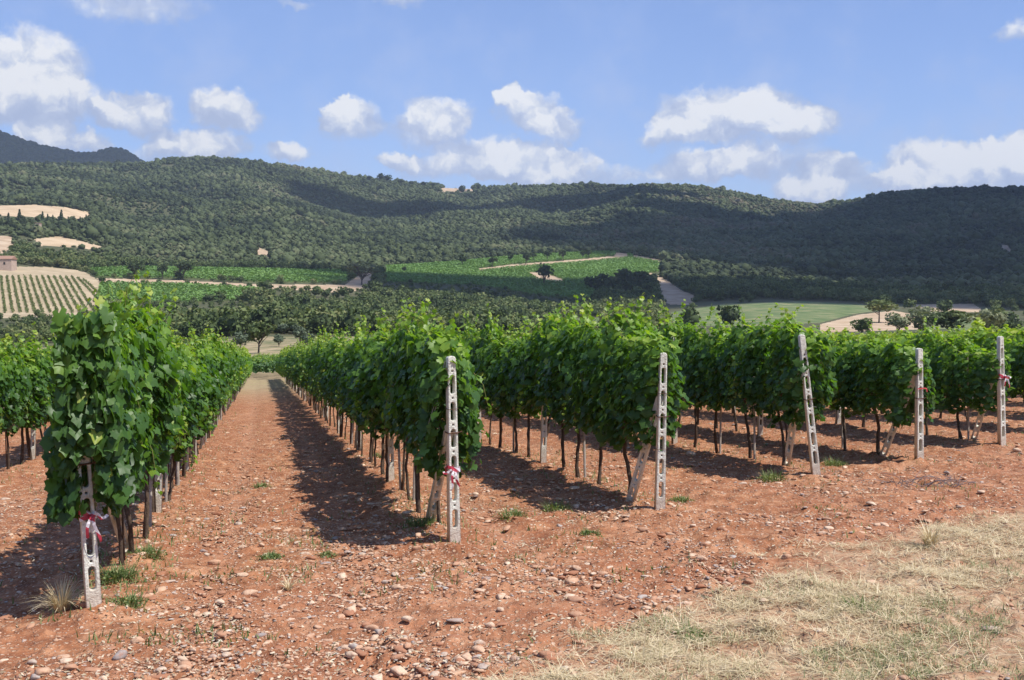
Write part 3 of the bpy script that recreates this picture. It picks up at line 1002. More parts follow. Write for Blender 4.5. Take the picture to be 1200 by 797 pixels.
def tree(name, u, v, hpx, wfac, label, cat='tree', mat=None, group=None, trunk=.25, nl=420, size=.13, tone=.4, lobes=9, flat=.8, seed=0, shape='round', bare=False):
    p = at(u, v)
    d = p.y
    h = hpx / FPX * d
    rg = np.random.default_rng(int(abs(u) * 13 + v) + seed)
    root = empty(name, p, label=label, cat=cat, group=group)
    rad = h * wfac / 2
    ch = h * (1 - trunk)
    mb = MB()
    lean = rg.uniform(-.05, .05) * h
    top_ = Vector((lean, 0, h * (trunk + .25)))
    mb.tube([(0, 0, -.4), (lean * .4, 0, h * trunk * .6), top_], [h * .035, h * .025, h * .012], 7)
    nb = 14 if bare else 5
    for k in range(nb):
        a = rg.uniform(0, 6.28); s = rg.uniform(.5, .95)
        st = Vector((lean * .6, 0, h * trunk * rg.uniform(.6, 1.3)))
        e = Vector((math.cos(a) * rad * s, math.sin(a) * rad * s, h * (trunk + (1 - trunk) * rg.uniform(.25, .85))))
        mid = st.lerp(e, .5) + Vector((0, 0, h * .04))
        mb.tube([st, mid, e], [h * .016, h * .010, h * .004], 5)
        if bare:
            for q in range(4):
                e2 = mid.lerp(e, rg.uniform(0, 1)) + Vector((rg.uniform(-1, 1) * rad * .35, rg.uniform(-1, 1) * rad * .35, rg.uniform(0, .22) * h))
                mb.tube([mid.lerp(e, .3), e2], [h * .006, h * .002], 4)
    link('trunk', mb.build('trunk', BARKFAR), root)
    if shape == 'cypress':
        m_ = nl
        zz = rg.uniform(0, 1, m_); a = rg.uniform(0, 6.28, m_)
        rr_ = rad * np.sin(np.clip(zz * .93 + .07, 0, 1) * math.pi) ** .6 * rg.uniform(.6, 1.05, m_) * (1 - .35 * zz)
        cen = np.stack([np.cos(a) * rr_, np.sin(a) * rr_, h * (.06 + .94 * zz)], 1)
        nr = np.stack([np.cos(a), np.sin(a), rg.uniform(-.2, .6, m_)], 1); nr /= np.linalg.norm(nr, axis=1, keepdims=True)
        V, F = cards(cen, nr, rg.uniform(.6, 1.2, m_) * rad * .45, rg)
        T = np.repeat(tone + rg.uniform(-.25, .25, m_), 4)
    else:
        V, F, T = crown_cards(rg, nl if not bare else int(nl * .25), size, lobes, flat)
        if shape == 'umbrella':
            V[:, 2] *= .9
        V = V * np.array([rad, rad, ch / 2 * 1.15]) + np.array([lean, 0, h * trunk + ch * .52])
        T = T + tone
    link('crown', mesh('crown', V, F, mat or FORESTN, {'tone': T}), root)
    return root


G1 = 'lone trees along the far field edge'
tree('field_tree', 158, 327, 20, 1.1, 'dark round tree at the left end of the long green field', group=G1, tone=.15)
tree('field_tree', 190, 327, 20, .7, 'narrow dark tree between two round ones by the long field', group=G1, tone=.2)
tree('field_tree', 214, 328, 24, 1.15, 'widest dark tree of the three on the long field edge', group=G1, tone=.15)
tree('bushy_tree', 308, 343, 15, 1.6, 'rounded green bush on the sandy track below the long field', tone=.45, trunk=.1)
tree('bare_tree', 424, 334, 32, 1.5, 'grey half bare tree on the sandy bend between two green fields', tone=.2, bare=True, mat=GRAYM)
G2 = 'small trees dotted over the central field'
for (u, v, h_) in ((474, 320, 9), (542, 312, 16), (577, 313, 13), (598, 307, 10), (616, 310, 14), (625, 307, 12), (642, 306, 13), (660, 306, 15), (683, 303, 10), (690, 303, 12)):
    tree('small_tree', u, v, h_, .9, 'small dark tree beside the track across the central green field', group=G2, tone=.1, nl=160, size=.2)
tree('field_tree', 637, 334, 28, 1.0, 'sparse dark tree on the bare patch in the central field', tone=.1, nl=300)
tree('ash_tree', 303, 414, 40, 1.05, 'loose green tree with a short dark trunk beside the valley path', tone=.45, nl=900, size=.10, trunk=.22)
G3 = 'olive bushes on the pale valley ground'
for (u, v, h_, wf, L) in ((327, 406, 15, 1.1, 'small silvery olive bush standing alone left of a bigger pair'),
                         (352, 405, 26, .9, 'taller grey green olive right of the lone bush'),
                         (362, 408, 20, 1.0, 'lower olive in front at the right of the pair'),
                         (333, 392, 14, 1.2, 'olive at the back edge of the pale ground, in the middle'),
                         (282, 408, 20, 1.3, 'olive half hidden by the vines left of the lane'),
                         (345, 392, 14, 1.2, 'olive at the back edge of the pale ground, to the right')):
    tree('olive_tree', u, v, h_, wf, L, group=G3, mat=OLIVEM, trunk=.12, nl=600, size=.12)
tree('umbrella_tree', 1030, 378, 30, 1.6, 'broad flat topped pale green tree above the vines at right', tone=.75, shape='umbrella', trunk=.35, nl=900, size=.10)
G4 = 'pale shrubs behind the right hand vines'
for (u, v, h_, wf, mt, L) in ((1078, 390, 33, 1.3, GRAYM, 'pale grey green shrub just right of the flat topped tree'),
                          (1115, 392, 30, 1.9, FORESTN, 'wide dark shrub between two pale ones at right'),
                          (1160, 396, 36, 1.25, GRAYM, 'pale shrub nearest the right edge of the view'),
                          (1052, 390, 25, 1.4, GRAYM, 'low pale shrub under the flat topped tree'),
                          (1010, 392, 22, 1.5, FORESTN, 'low dark shrub left of the flat topped tree'),
                          (1105, 366, 12, 1.4, FORESTN, 'small dark bush on the bare strip below the dark hill')):
    tree('shrub', u, v, h_, wf, L, cat='shrub', group=G4, mat=mt, trunk=.08, nl=700, size=.10, tone=.5)
G5 = 'cypresses before the stubble field'
ci = 0
for (u, h_) in ((-8, 15), (2, 13), (10, 18), (23, 22), (29, 14), (50, 16), (56, 13), (62, 12), (72, 18), (80, 10), (94, 10), (97, 9), (101, 12), (14, 12), (36, 12)):
    tree('cypress', u, 264 if u > 45 else 268, h_, .28, 'slim dark cypress in the line below the upper stubble field', group=G5, shape='cypress', tone=0.0, nl=130)
G6 = 'trees standing on the skyline'
for (u, h_) in ((432, 9), (447, 13), (455, 12), (470, 9), (482, 8), (497, 9), (508, 8), (562, 9), (615, 8), (622, 8), (662, 7), (8, 9)):
    vv_ = float(np.interp(u, RIDGE_U, RIDGE_V)) + 3
    tree('ridge_tree', u, vv_, h_, 1.0, 'dark tree breaking the skyline of the wooded ridge', group=G6, tone=.05, nl=120, size=.22)
# dark clump in the middle field bend
for k in range(26):
    a = rng.uniform(0, 6.28); q = math.sqrt(rng.uniform(0, 1))
    tree('holm_oak', 733 + 40 * q * math.cos(a), 340 + 11 * q * math.sin(a), rng.uniform(13, 19), 1.2,
         'dark oak in the tight clump at the bend of the sandy track', group='oak clump by the track bend', tone=.0, nl=170, size=.2, trunk=.1, seed=k)

# ------------------------------------------------------------------ far buildings
PLAST = m_simple('stone_wall', [(.3, (.36, .26, .20)), (.7, (.52, .40, .32))], 1.2, .9)
ROOFM = m_simple('clay_roof', [(.3, (.24, .13, .09)), (.7, (.38, .24, .17))], 2.0, .9)
DARKW = m_simple('dark_opening', [(.3, (.02, .02, .02)), (.7, (.035, .03, .03))], 3, .6)
WHITEP = m_simple('white_plaster', [(.3, (.62, .60, .56)), (.7, (.78, .76, .72))], 2.0, .9)


def house(name, u, v, wd, hpx, dp, label, mat, flat=False, wins=(.3, .7)):
    p = at(u, v)
    s = p.y / FPX
    W, Hh = wd * s, hpx * s
    root = empty(name, p, rz=R(6), label=label, cat='building')
    b = MB(); b.box(-W / 2, W / 2, -dp / 2, dp / 2, -1.5, Hh); link('wall', b.build('wall', mat), root)
    b = MB()
    if flat:
        b.box(-W / 2 - .2, W / 2 + .2, -dp / 2 - .2, dp / 2 + .2, Hh + .003, Hh + .35)
    else:
        x, y, rh = W / 2 + .4, dp / 2 + .4, Hh * .35
        vs = [(-x, -y, Hh + .02), (x, -y, Hh + .02), (x, y, Hh + .02), (-x, y, Hh + .02), (-x, 0, Hh + rh), (x, 0, Hh + rh)]
        b.add(vs, [(0, 1, 5, 4), (2, 3, 4, 5), (0, 4, 3), (1, 2, 5), (0, 3, 2, 1)])
    link('roof', b.build('roof', ROOFM), root)
    for q in wins:
        b = MB(); xx = -W / 2 + q * W
        b.box(xx - .45, xx + .45, -dp / 2 - .05, -dp / 2 + .1, Hh * .45, Hh * .45 + 1.3)
        link('window', b.build('window', DARKW), root)
    return root


house('farmhouse', 3, 316, 26, 12, 8, 'low pinkish stone farmhouse cut by the left edge', PLAST)
house('stone_tower', 45, 276, 5, 14, 5, 'slim ruined stone tower among the cypresses', PLAST, flat=True, wins=(.5,))
house('ridge_house', 667, 219, 4, 4, 6, 'tiny white house on the skyline', WHITEP, wins=(.5,))
house('hillside_house', 322, 302, 4, 3, 5, 'tiny white building by the pale scar on the hill', WHITEP, wins=(.5,))

# ------------------------------------------------------------------ grapevines
_h = [(0.0, -.12), (.24, -.40), (.50, -.26), (.44, -.04), (.62, .16), (.38, .30), (.22, .46), (0, .64), (-.22, .46), (-.38, .30), (-.62, .16), (-.44, -.04), (-.50, -.26), (-.24, -.40)]
LEAF2 = np.array([(0, .05)] + _h)
LF = np.array([(0, i, i + 1 if i < len(_h) else 1) for i in range(1, len(_h) + 1)])
_l = [(0, -.25), (.5, -.1), (.42, .25), (0, .68), (-.42, .25), (-.5, -.1)]
LEAFS = np.array(_l); LFS = np.array([(0, 1, 2), (0, 2, 3), (0, 3, 4), (0, 4, 5)])


def leaves(cen, nrm, tip, size, rg, hi=True):
    """lobed vine leaves"""
    T2, TF = (LEAF2, LF) if hi else (LEAFS, LFS)
    n = len(cen)
    nrm = nrm / (np.linalg.norm(nrm, axis=1, keepdims=True) + 1e-9)
    tip = tip - nrm * (tip * nrm).sum(1, keepdims=True)
    tip /= np.linalg.norm(tip, axis=1, keepdims=True) + 1e-9
    lat = np.cross(tip, nrm)
    x = T2[None, :, 0] * (1 + rg.uniform(-.12, .12, (n, len(T2)))); y = T2[None, :, 1] * (1 + rg.uniform(-.12, .12, (n, len(T2))))
    curl = rg.uniform(.0, .55, (n, 1)); fold = rg.uniform(-.15, .45, (n, 1))
    z = -curl * (x * x + y * y) + fold * np.abs(x) + rg.uniform(-.04, .04, (n, len(T2)))
    s = size[:, None]
    V = cen[:, None, :] + (lat[:, None, :] * (x * s)[..., None] + tip[:, None, :] * (y * s)[..., None] + nrm[:, None, :] * (z * s)[..., None])
    F = TF[None] + (np.arange(n) * len(T2))[:, None, None]
    return V.reshape(-1, 3), F.reshape(-1, 3), len(T2)


def vine_canopy(seed, nl, hi, L=1.0, size=.098, end=0.0, front=False):
    """leaf wall of one vine, local y along the row"""
    rg = np.random.default_rng(seed)
    a = rg.uniform(-.56, .56, nl) * L
    if end:
        a = rg.uniform(-end, .56, nl)
    bot = .66 + .40 * fbm(a * 3 + seed * 3.1, a * 0 + seed, seed, 3)
    topz = 1.80 + .62 * fbm(a * 2.6 + seed * 1.7, a * 0 + 3, seed + 1, 3)
    if not end:
        topz = topz - .16 * (np.abs(a) / .56) ** 3
        bot = bot + .10 * (np.abs(a) / .56) ** 3
    if end:
        topz = topz - .25 * np.clip((-a - end + .35) / .35, 0, 1) ** 2
        bot = bot - .04
    q = rg.uniform(0, 1, nl) ** .92
    h = bot + (topz - bot) * q
    hw = (.09 + .175 * np.sin(np.clip(q * .9 + .08, 0, 1) * math.pi) ** .75)
    hw *= 1 + 1.5 * fbm(a * 3.4 + seed, h * 3.0, seed + 5, 3)
    if not end:
        hw *= 1.06 - .34 * (np.abs(a) / .56) ** 4
    if end:
        a = np.where(h < 1.25, np.maximum(a, -end + .12 * np.clip((1.25 - h) / .3, 0, 1) + rg.uniform(-.05, .22, nl) * (a < -end + .15)), a)
        hw *= np.clip(.50 + (a + end) / .55, 0, 1.05)
    sg = np.where(rg.uniform(0, 1, nl) < .5, -1.0, 1.0)
    inner = np.abs(rg.normal(0, .24, nl))
    b = sg * hw * (1.0 - np.clip(inner, 0, 1)) + rg.normal(0, .035, nl)
    capm = q > .93
    b[capm] = rg.uniform(-1, 1, capm.sum()) * .15
    cen = np.stack([b, a, h], 1)
    nrm = np.stack([sg * rg.uniform(.4, 1.1, nl), rg.normal(0, .48, nl), rg.uniform(.0, 1.15, nl) + capm * .8], 1)
    if end:
        e = a < -end + .25
        nrm[e] += np.array([0, -1.1, 0]) * rg.uniform(.3, 1, (e.sum(), 1))
    tip = np.stack([sg * .35 + rg.normal(0, .45, nl), rg.normal(0, .55, nl), -1 + rg.normal(0, .45, nl)], 1)
    sz = size * rg.uniform(.55, 1.35, nl) * (1 - .22 * np.clip((q - .8) * 4, 0, 1))
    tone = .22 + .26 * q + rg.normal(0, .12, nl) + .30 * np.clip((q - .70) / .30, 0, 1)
    if front:                                            # leaves that hang over the upper half of the post and low beside it
        for m_, bx, ax_, zx in ((430, (-.27, .22), (-1.14, -.98), (.98, 1.80)), (230, (-.36, -.12), (-1.02, -.55), (.58, 1.15)), (120, (.05, .28), (-1.05, -.7), (.70, 1.2))):
            e_ = np.stack([rg.uniform(*bx, m_), rg.uniform(*ax_, m_), rg.uniform(*zx, m_)], 1)
            cen = np.concatenate([cen, e_])
            nrm = np.concatenate([nrm, np.stack([rg.normal(0, .4, m_), rg.uniform(-1.2, -.5, m_), rg.uniform(.1, .9, m_)], 1)])
            tip = np.concatenate([tip, np.stack([rg.normal(0, .4, m_), rg.normal(0, .3, m_), rg.uniform(-1.2, -.6, m_)], 1)])
            sz = np.concatenate([sz, size * rg.uniform(.6, 1.3, m_)])
            tone = np.concatenate([tone, .25 + .25 * (e_[:, 2] - .6) + rg.normal(0, .12, m_)])
    # shoots that stand up out of the row or hang off its side
    cs, ns, ts, ss, tn = [cen], [nrm], [tip], [sz], [tone]
    mb = MB()
    for k in range(rg.integers(9, 14)):
        y0 = rg.uniform(-.5, .5) * L; sgn = rg.choice([-1, 1])
        zt = 1.80 + .62 * float(fbm(np.array([y0 * 2.6 + seed * 1.7]), np.array([3.]), seed + 1, 3)[0])
        if rg.uniform() < .74:
            z0 = zt - .12; Ls = rg.uniform(.14, .36) if rg.uniform() < .8 else rg.uniform(.36, .5)
            e = Vector((rg.normal(0, .13) + .06 * sgn, y0 + rg.normal(0, .14), z0 + Ls)); s = Vector((rg.uniform(-.1, .1), y0, z0))
            young = .26
        else:
            z0 = rg.uniform(1.0, 1.5); Ls = rg.uniform(.3, .55)
            s = Vector((sgn * .25, y0, z0)); e = s + Vector((sgn * rg.uniform(.05, .22), rg.normal(0, .15), -Ls))
            young = .08
        mid = s.lerp(e, .5) + Vector((sgn * .05, 0, .03))
        mb.tube([s, mid, e], [.0035, .0028, .0015], 4, cap=False)
        m_ = max(5, int(Ls / .032))
        t = np.linspace(.0, 1, m_)[:, None]
        S, M, E = np.array(s), np.array(mid), np.array(e)
        pts = (1 - t) ** 2 * S + 2 * t * (1 - t) * M + t * t * E
        d_ = rg.normal(size=(m_, 3)) * np.array([1, 1, .4]); d_ /= np.linalg.norm(d_, axis=1, keepdims=True)
        sh = size * (1.0 - .50 * t[:, 0]) * rg.uniform(.75, 1.15, m_)
        cs.append(pts + d_ * sh[:, None] * .5); ns.append(np.stack([d_[:, 0] * .7, d_[:, 1] * .7, rg.uniform(.2, 1, m_)], 1)); ts.append(d_ + np.array([0, 0, -.4]))
        ss.append(sh); tn.append(.42 + young + .22 * t[:, 0] + rg.normal(0, .09, m_))
    cen, nrm, tip, sz, tone = (np.concatenate(x) for x in (cs, ns, ts, ss, tn))
    tone = np.clip(tone, 0, 1)
    yl = rg.uniform(0, 1, len(tone)) < .012
    tone[yl] = rg.uniform(.85, 1, yl.sum())
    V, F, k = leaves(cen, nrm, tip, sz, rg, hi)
    return V, F, np.repeat(tone, k), mb


def vine_trunk(seed, fork=True):
    rg = random.Random(seed)
    mb = MB()
    dx, dy = rg.uniform(-.05, .05), rg.uniform(-.20, .20)
    b1, b2, ph = rg.uniform(-.05, .05), rg.uniform(-.06, .06), rg.uniform(0, 3)
    pts = []
    for k in range(11):
        t = k / 10
        pts.append((dx * t + b1 * math.sin(t * 5 + ph) * t + rg.uniform(-.008, .008), dy * t + b2 * math.sin(t * 6.4 + ph) + rg.uniform(-.008, .008), -.06 + .97 * t))
    f = rg.uniform(.72, 1.15)
    mb.tube(pts, [q * f * rg.uniform(.88, 1.15) for q in (.033, .026, .022, .020, .021, .018, .019, .018, .021, .018, .015)], 9)
    e = pts[-1]
    for s in (-1, 1):
        mb.tube([(pts[-2][0], pts[-2][1], pts[-2][2]), (e[0], e[1] + s * .14, e[2] + .05), (e[0] + .01, e[1] + s * .42, e[2] + .07)], [.017 * f, .013 * f, .009], 7)
    if seed % 3 == 0:
        mb.tube([(pts[0][0] + .02, pts[0][1] + .02, 0), (pts[4][0] + .03, pts[4][1] + rg.uniform(.03, .08), .4), (pts[9][0], pts[9][1] + rg.uniform(.05, .16), .9)], [.012, .010, .008], 6)
    return mb.build('trunk', BARK, True)


def canopy_mesh(name, seed, nl, hi, **kw):
    V, F, T, mb = vine_canopy(seed, nl, hi, **kw)
    if mb.v:
        v2 = np.array(mb.v); f2 = np.array(mb.f)
        f3 = np.concatenate([f2[:, [0, 1, 2]], f2[:, [0, 2, 3]]])
        n0 = len(V)
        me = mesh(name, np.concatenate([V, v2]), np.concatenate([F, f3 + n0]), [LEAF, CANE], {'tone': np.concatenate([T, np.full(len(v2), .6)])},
                  face_mats=np.concatenate([np.zeros(len(F), int), np.ones(len(f3), int)]))
        return me
    return mesh(name, V, F, LEAF, {'tone': T})


NEAR = [canopy_mesh('foliage', 300 + k, 1150, True, size=.088) for k in range(9)]
ENDS = [canopy_mesh('foliage', 350 + k, 1650, True, size=.086, end=.94) for k in range(3)]
ENDA = canopy_mesh('foliage', 361, 2000, True, size=.088, end=1.16, front=True)
MIDS = [canopy_mesh('foliage', 400 + k, 620, False, size=.115) for k in range(7)]
TRUNKS = [vine_trunk(k) for k in range(14)]

ORD = ['first', 'second', 'third', 'fourth', 'fifth', 'sixth', 'seventh', 'eighth', 'ninth', 'tenth', 'eleventh', 'twelfth', 'thirteenth', 'fourteenth',
       'fifteenth', 'sixteenth', 'seventeenth', 'eighteenth', 'nineteenth', 'twentieth']
DESC = {
    'A': 'the nearest taped concrete post',
    'B': 'the taped post right of the dirt lane',
    'C': 'the upright untaped post in the middle',
    'D': 'the white post that leans left',
    'E': 'the post with leaves over its top',
    'F': 'the taped post near the right edge',
}
ROWDESC = {'Z': 'row cut by the left edge', 'Y': 'second row beyond the left edge row', 'X': 'third row beyond the left edge row',
           'G': 'row just behind the rightmost post', 'H': 'second row behind the rightmost post', 'I': 'third row behind the rightmost post',
           'J': 'fourth row behind the rightmost post', 'K': 'fifth row behind the rightmost post'}
SPC = .92
cands = []
ROWLEN = {}
for k, (off, (x0, y0)) in ROWS.items():
    yend = 88.0
    nv = int((yend - y0) / RDIR[1] / SPC)
    ROWLEN[k] = nv
    idx = 0
    for i in range(nv):
        s = .92 + i * SPC
        x, y = x0 + RDIR[0] * s, y0 + RDIR[1] * s
        if abs(x / y) > .52:
            continue
        d = math.hypot(x, y)
        # how large it shows: rows right beside the lane stay visible far down; others are hidden
        seen = {'A': 1.0, 'B': 1.0, 'C': .85, 'D': .8, 'E': .75, 'F': .7, 'G': .6, 'Z': .85, 'Y': .5}.get(k, .42)
        cands.append((d / seen, k, idx, i, x, y, d))
        idx += 1
cands.sort()
chosen = cands[:300]
rest = cands[300:]
print('vines', len(cands))
TALL = {'C': 1.02, 'D': 1.03, 'E': .87, 'F': .85, 'G': .83, 'H': .82, 'I': .82, 'J': .82, 'K': .82}
vine_group = {k: f'grapevines of the {ROWDESC[k]}' if k in ROWDESC else f'grapevines in the row behind {DESC[k]}' for k in ROWS}
random.seed(3)
for (_, k, idx, i, x, y, d) in chosen:
    if k in DESC:
        lab = f'{ORD[i]} grapevine back from {DESC[k]}' if i < 20 else f'small far grapevine beyond the twentieth back from {DESC[k]}'
    else:
        lab = f'{ORD[idx]} grapevine in view along the {ROWDESC[k]}' if idx < 12 else f'far grapevine beyond the twelfth along the {ROWDESC[k]}'
    flip = random.random() < .5 and i > 0
    jx, jy = random.uniform(-.04, .04), random.uniform(-.12, .12) * (i > 0)
    root = empty('grapevine', (x + jx, y + jy, hz(x, y)), ROW_ANG + (math.pi if flip else 0) + random.uniform(-.04, .04), label=lab, cat='grapevine', group=vine_group[k])
    sc_ = random.uniform(.91, 1.07)
    if k == 'A' and i < 3: sc_ = 1.08
    sc_ *= TALL.get(k, 1.0)
    root.scale = (random.uniform(.74, 1.16), 1, sc_)
    if i == 0 and k in DESC:
        fm = ENDA if k == 'A' else ENDS[ord(k) % 3]
    elif d < 24:
        fm = NEAR[(i * 5 + ord(k) * 3) % len(NEAR)]
    else:
        fm = MIDS[(i * 3 + ord(k)) % len(MIDS)]
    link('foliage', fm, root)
    tr_ = link('trunk', TRUNKS[(i * 7 + ord(k)) % len(TRUNKS)], root)
    if k == 'A' and i == 0: tr_.location.y = .55
    tr_.rotation_euler = (random.gauss(0, .09), random.gauss(0, .05), random.uniform(-.5, .5))

# everything beyond the nearest three hundred
Vs, Fs, Ts, cnt = [], [], [], 0
far_v = [vine_canopy(500 + k, 150, False, size=.20)[:3] for k in range(6)]
tv_l, tf_l, tc_ = [], [], 0
c_, s_ = math.cos(ROW_ANG), math.sin(ROW_ANG)
for q, (_, k, idx, i, x, y, d) in enumerate(rest):
    V, F, T = far_v[q % 6]
    z = hz(x, y)
    sg = -1 if q % 2 else 1
    X = V[:, 0] * sg; Y = V[:, 1] * sg
    W = np.stack([X * c_ - Y * s_ + x, X * s_ + Y * c_ + y, V[:, 2] * TALL.get(k, 1.0) + z], 1)
    Vs.append(W); Fs.append(F + cnt); cnt += len(V); Ts.append(T + .08)
# the next block, planted across the lane
rg = np.random.default_rng(9)
for j in range(9):
    yy0 = 93 + j * 2.6
    for xx in np.arange(-52, 40, .95):
        V, F, T = far_v[rg.integers(0, 6)]
        y_ = yy0 + xx * .12
        z = hz(xx, y_)
        W = np.stack([V[:, 1] + xx, V[:, 0] + y_, V[:, 2] * .9 + z], 1)
        Vs.append(W); Fs.append(F + cnt); cnt += len(V); Ts.append(T + .08)
tag(link('distant_grapevines', mesh('distant_grapevines', np.concatenate(Vs), np.concatenate(Fs), LEAF, {'tone': np.clip(np.concatenate(Ts), 0, 1)})),
    'far ends of the vine rows merging into one green mass', 'grapevines', kind='stuff')
mb = MB()
for q, (_, k, idx, i, x, y, d) in enumerate(rest):
    if d < 75:
        z = hz(x, y)
        mb.tube([(x, y, z - .05), (x + rg.uniform(-.05, .05), y + rg.uniform(-.05, .05), z + .85)], [.028, .02], 4, cap=False)
tag(link('distant_vine_trunks', mb.build('distant_vine_trunks', BARK)), 'thin far trunks of the vines lined up down the slope', 'vine trunks', kind='stuff')

# ------------------------------------------------------------------ concrete posts


def slotted(name, height, w0=.104, w1=.070, dep=.07, pitch=.225, slot=(.044, .155), foot=.12, bury=.0):
    cu = bpy.data.curves.new(name, 'CURVE')
    cu.dimensions = '2D'; cu.fill_mode = 'BOTH'
    cu.extrude = dep / 2 - .007; cu.bevel_depth = .007; cu.bevel_resolution = 1
    cu.offset = -.007

    def poly(pts):
        s = cu.splines.new('POLY'); s.points.add(len(pts) - 1)
        for q, (x, y) in zip(s.points, pts): q.co = (x, y, 0, 1)
        s.use_cyclic_u = True

    def ww(y):
        return (w0 + (w1 - w0) * y / height) / 2
    r_ = ww(height)
    pts = [(ww(0), -.12), (ww(height), height - r_ * .7)]
    for k in range(1, 6):
        a = math.pi * k / 6
        pts.append((r_ * math.cos(a), height - r_ * .7 + r_ * .7 * math.sin(a)))
    pts += [(-ww(height), height - r_ * .7), (-ww(0), -.12)]
    poly(pts)
    y = foot
    while y + slot[1] < height - .09:
        f = .82 + .18 * (1 - y / height)
        hw, hl = slot[0] / 2 * f, slot[1] / 2
        cy_ = y + hl
        p = []
        for k in range(7):
            a = math.pi * k / 6; p.append((hw * math.cos(a), cy_ + hl - hw + hw * math.sin(a)))
        for k in range(7):
            a = math.pi + math.pi * k / 6; p.append((hw * math.cos(a), cy_ - hl + hw + hw * math.sin(a)))
        poly(p)
        yh = y + slot[1] + (pitch - slot[1]) / 2
        if yh < height - .06:
            poly([(.0085 * math.cos(t * math.pi / 4), yh + .0085 * math.sin(t * math.pi / 4)) for t in range(8)])
        y += pitch
    o = bpy.data.objects.new(name, cu)
    C.objects.link(o)
    dg = bpy.context.evaluated_depsgraph_get()
    me = bpy.data.meshes.new_from_object(o.evaluated_get(dg))
    bpy.data.objects.remove(o)
    bpy.data.curves.remove(cu)
    me.transform(Matrix.Rotation(R(90), 4, 'X'))       # stand it up: x across, z up, y through
    me.name = name
    me.materials.clear(); me.materials.append(CONC)
    return me


# name: top pixel (photo), label
TOPPX = {'A': (90, 428), 'B': (528, 417), 'C': (777, 413), 'D': (939, 392), 'E': (1077, 408), 'F': (1172, 394)}
BRACE = {'A': (151, 656, .88), 'B': (503, 616, .62), 'C': (737, 592, .72), 'D': (921, 549, .80), 'E': (1033, 537, .78), 'F': (1140, 519, .80)}
TURN = {'A': 14, 'B': 10, 'C': -6, 'D': -8, 'E': 0, 'F': 6}
PLAB = {
    'A': 'pale slotted concrete post nearest the camera, left of the lane, tied with tape',
    'B': 'upright slotted concrete post right of the dirt lane, with knotted tape',
    'C': 'pale slotted post with rusty clamp and no tape, in the middle right',
    'D': 'white slotted concrete post leaning left against the vines',
    'E': 'weathered slotted post with its dark upper half among leaves',
    'F': 'slotted concrete post near the right edge with tape on its side',
}
POSTINFO = {}
for k, p in ENDW.items():
    d = p.y
    tu, tvv = TOPPX[k]
    ray = cam_ray(tu, tvv); t = (d + .0) / ray.y
    topw = Vector((0, 0, CAMZ)) + ray * t
    basew = Vector((p.x, p.y, hz(p.x, p.y)))
    ax = topw - basew
    hgt = ax.length
    me = slotted('concrete_post', hgt)
    me.name = 'concrete_post'
    o = link('concrete_post', me, loc=basew)
    q = ax.normalized().to_track_quat('Z', 'Y')
    # keep the slotted face turned to the end of the row
    z = ax.normalized()
    fx = Vector((math.cos(ROW_ANG + R(TURN[k])), math.sin(ROW_ANG + R(TURN[k])), 0))
    yv = z.cross(fx).normalized(); xv = yv.cross(z)
    M = Matrix((xv, yv, z)).transposed().to_4x4(); M.translation = basew
    o.matrix_world = M
    tag(o, PLAB[k], 'post', 'concrete posts at the row ends')
    POSTINFO[k] = (M, hgt)
    # brace
    bu, bv, fr = BRACE[k]
    b0 = at(bu, bv); b0.z = hz(b0.x, b0.y) - .04
    att = basew + ax * fr + yv * .05
    ax2 = att - b0
    me = slotted('brace_post', ax2.length, w0=.090, w1=.075, dep=.055, pitch=.215, slot=(.036, .13), foot=.10)
    z2 = ax2.normalized(); y2 = z2.cross(xv).normalized() if k in 'AB' else z2.cross(Vector((.8, -.6, 0))).normalized(); x2 = y2.cross(z2)
    M2 = Matrix((x2, y2, z2)).transposed().to_4x4(); M2.translation = b0
    o2 = link('brace_post', me); o2.matrix_world = M2
    tag(o2, {'A': 'slanting concrete brace behind the nearest taped post', 'B': 'short leaning brace left of the taped post right of the lane',
             'C': 'slanting brace left of the untaped middle post', 'D': 'brace leaning behind the tilted white post', 'E': 'slanting brace left of the leaf topped post',
             'F': 'long slanting brace left of the rightmost post'}[k], 'brace', 'slanting braces of the end posts')

# rusty clamps, wire wraps: parts of their posts
def post_by(k):
    for o in bpy.data.objects:
        if o.get('label') == PLAB[k]: return o


for k, hs in {'B': (.92, 1.12), 'C': (.92, .60, 1.15), 'D': (.9,), 'F': (.95,), 'A': (.95,), 'E': (.8,)}.items():
    M, hgt = POSTINFO[k]
    for j, z_ in enumerate(hs):
        mb = MB()
        wv_ = (.104 + (.070 - .104) * z_ / hgt) / 2 + .003
        ring = [(wv_, -.041, z_), (wv_, .041, z_ + .004), (-wv_, .041, z_ + .002), (-wv_, -.041, z_ - .003), (wv_, -.041, z_)]
        rd = .006 if j == 0 else .0025
        mb.tube(ring, rd, 6)
        if j == 0:
            mb.tube([(wv_, -.04, z_), (wv_ + .03, -.05, z_ + .01)], .005, 6)
        o = link('wire_tie', mb.build('wire_tie', RUST), post_by(k))


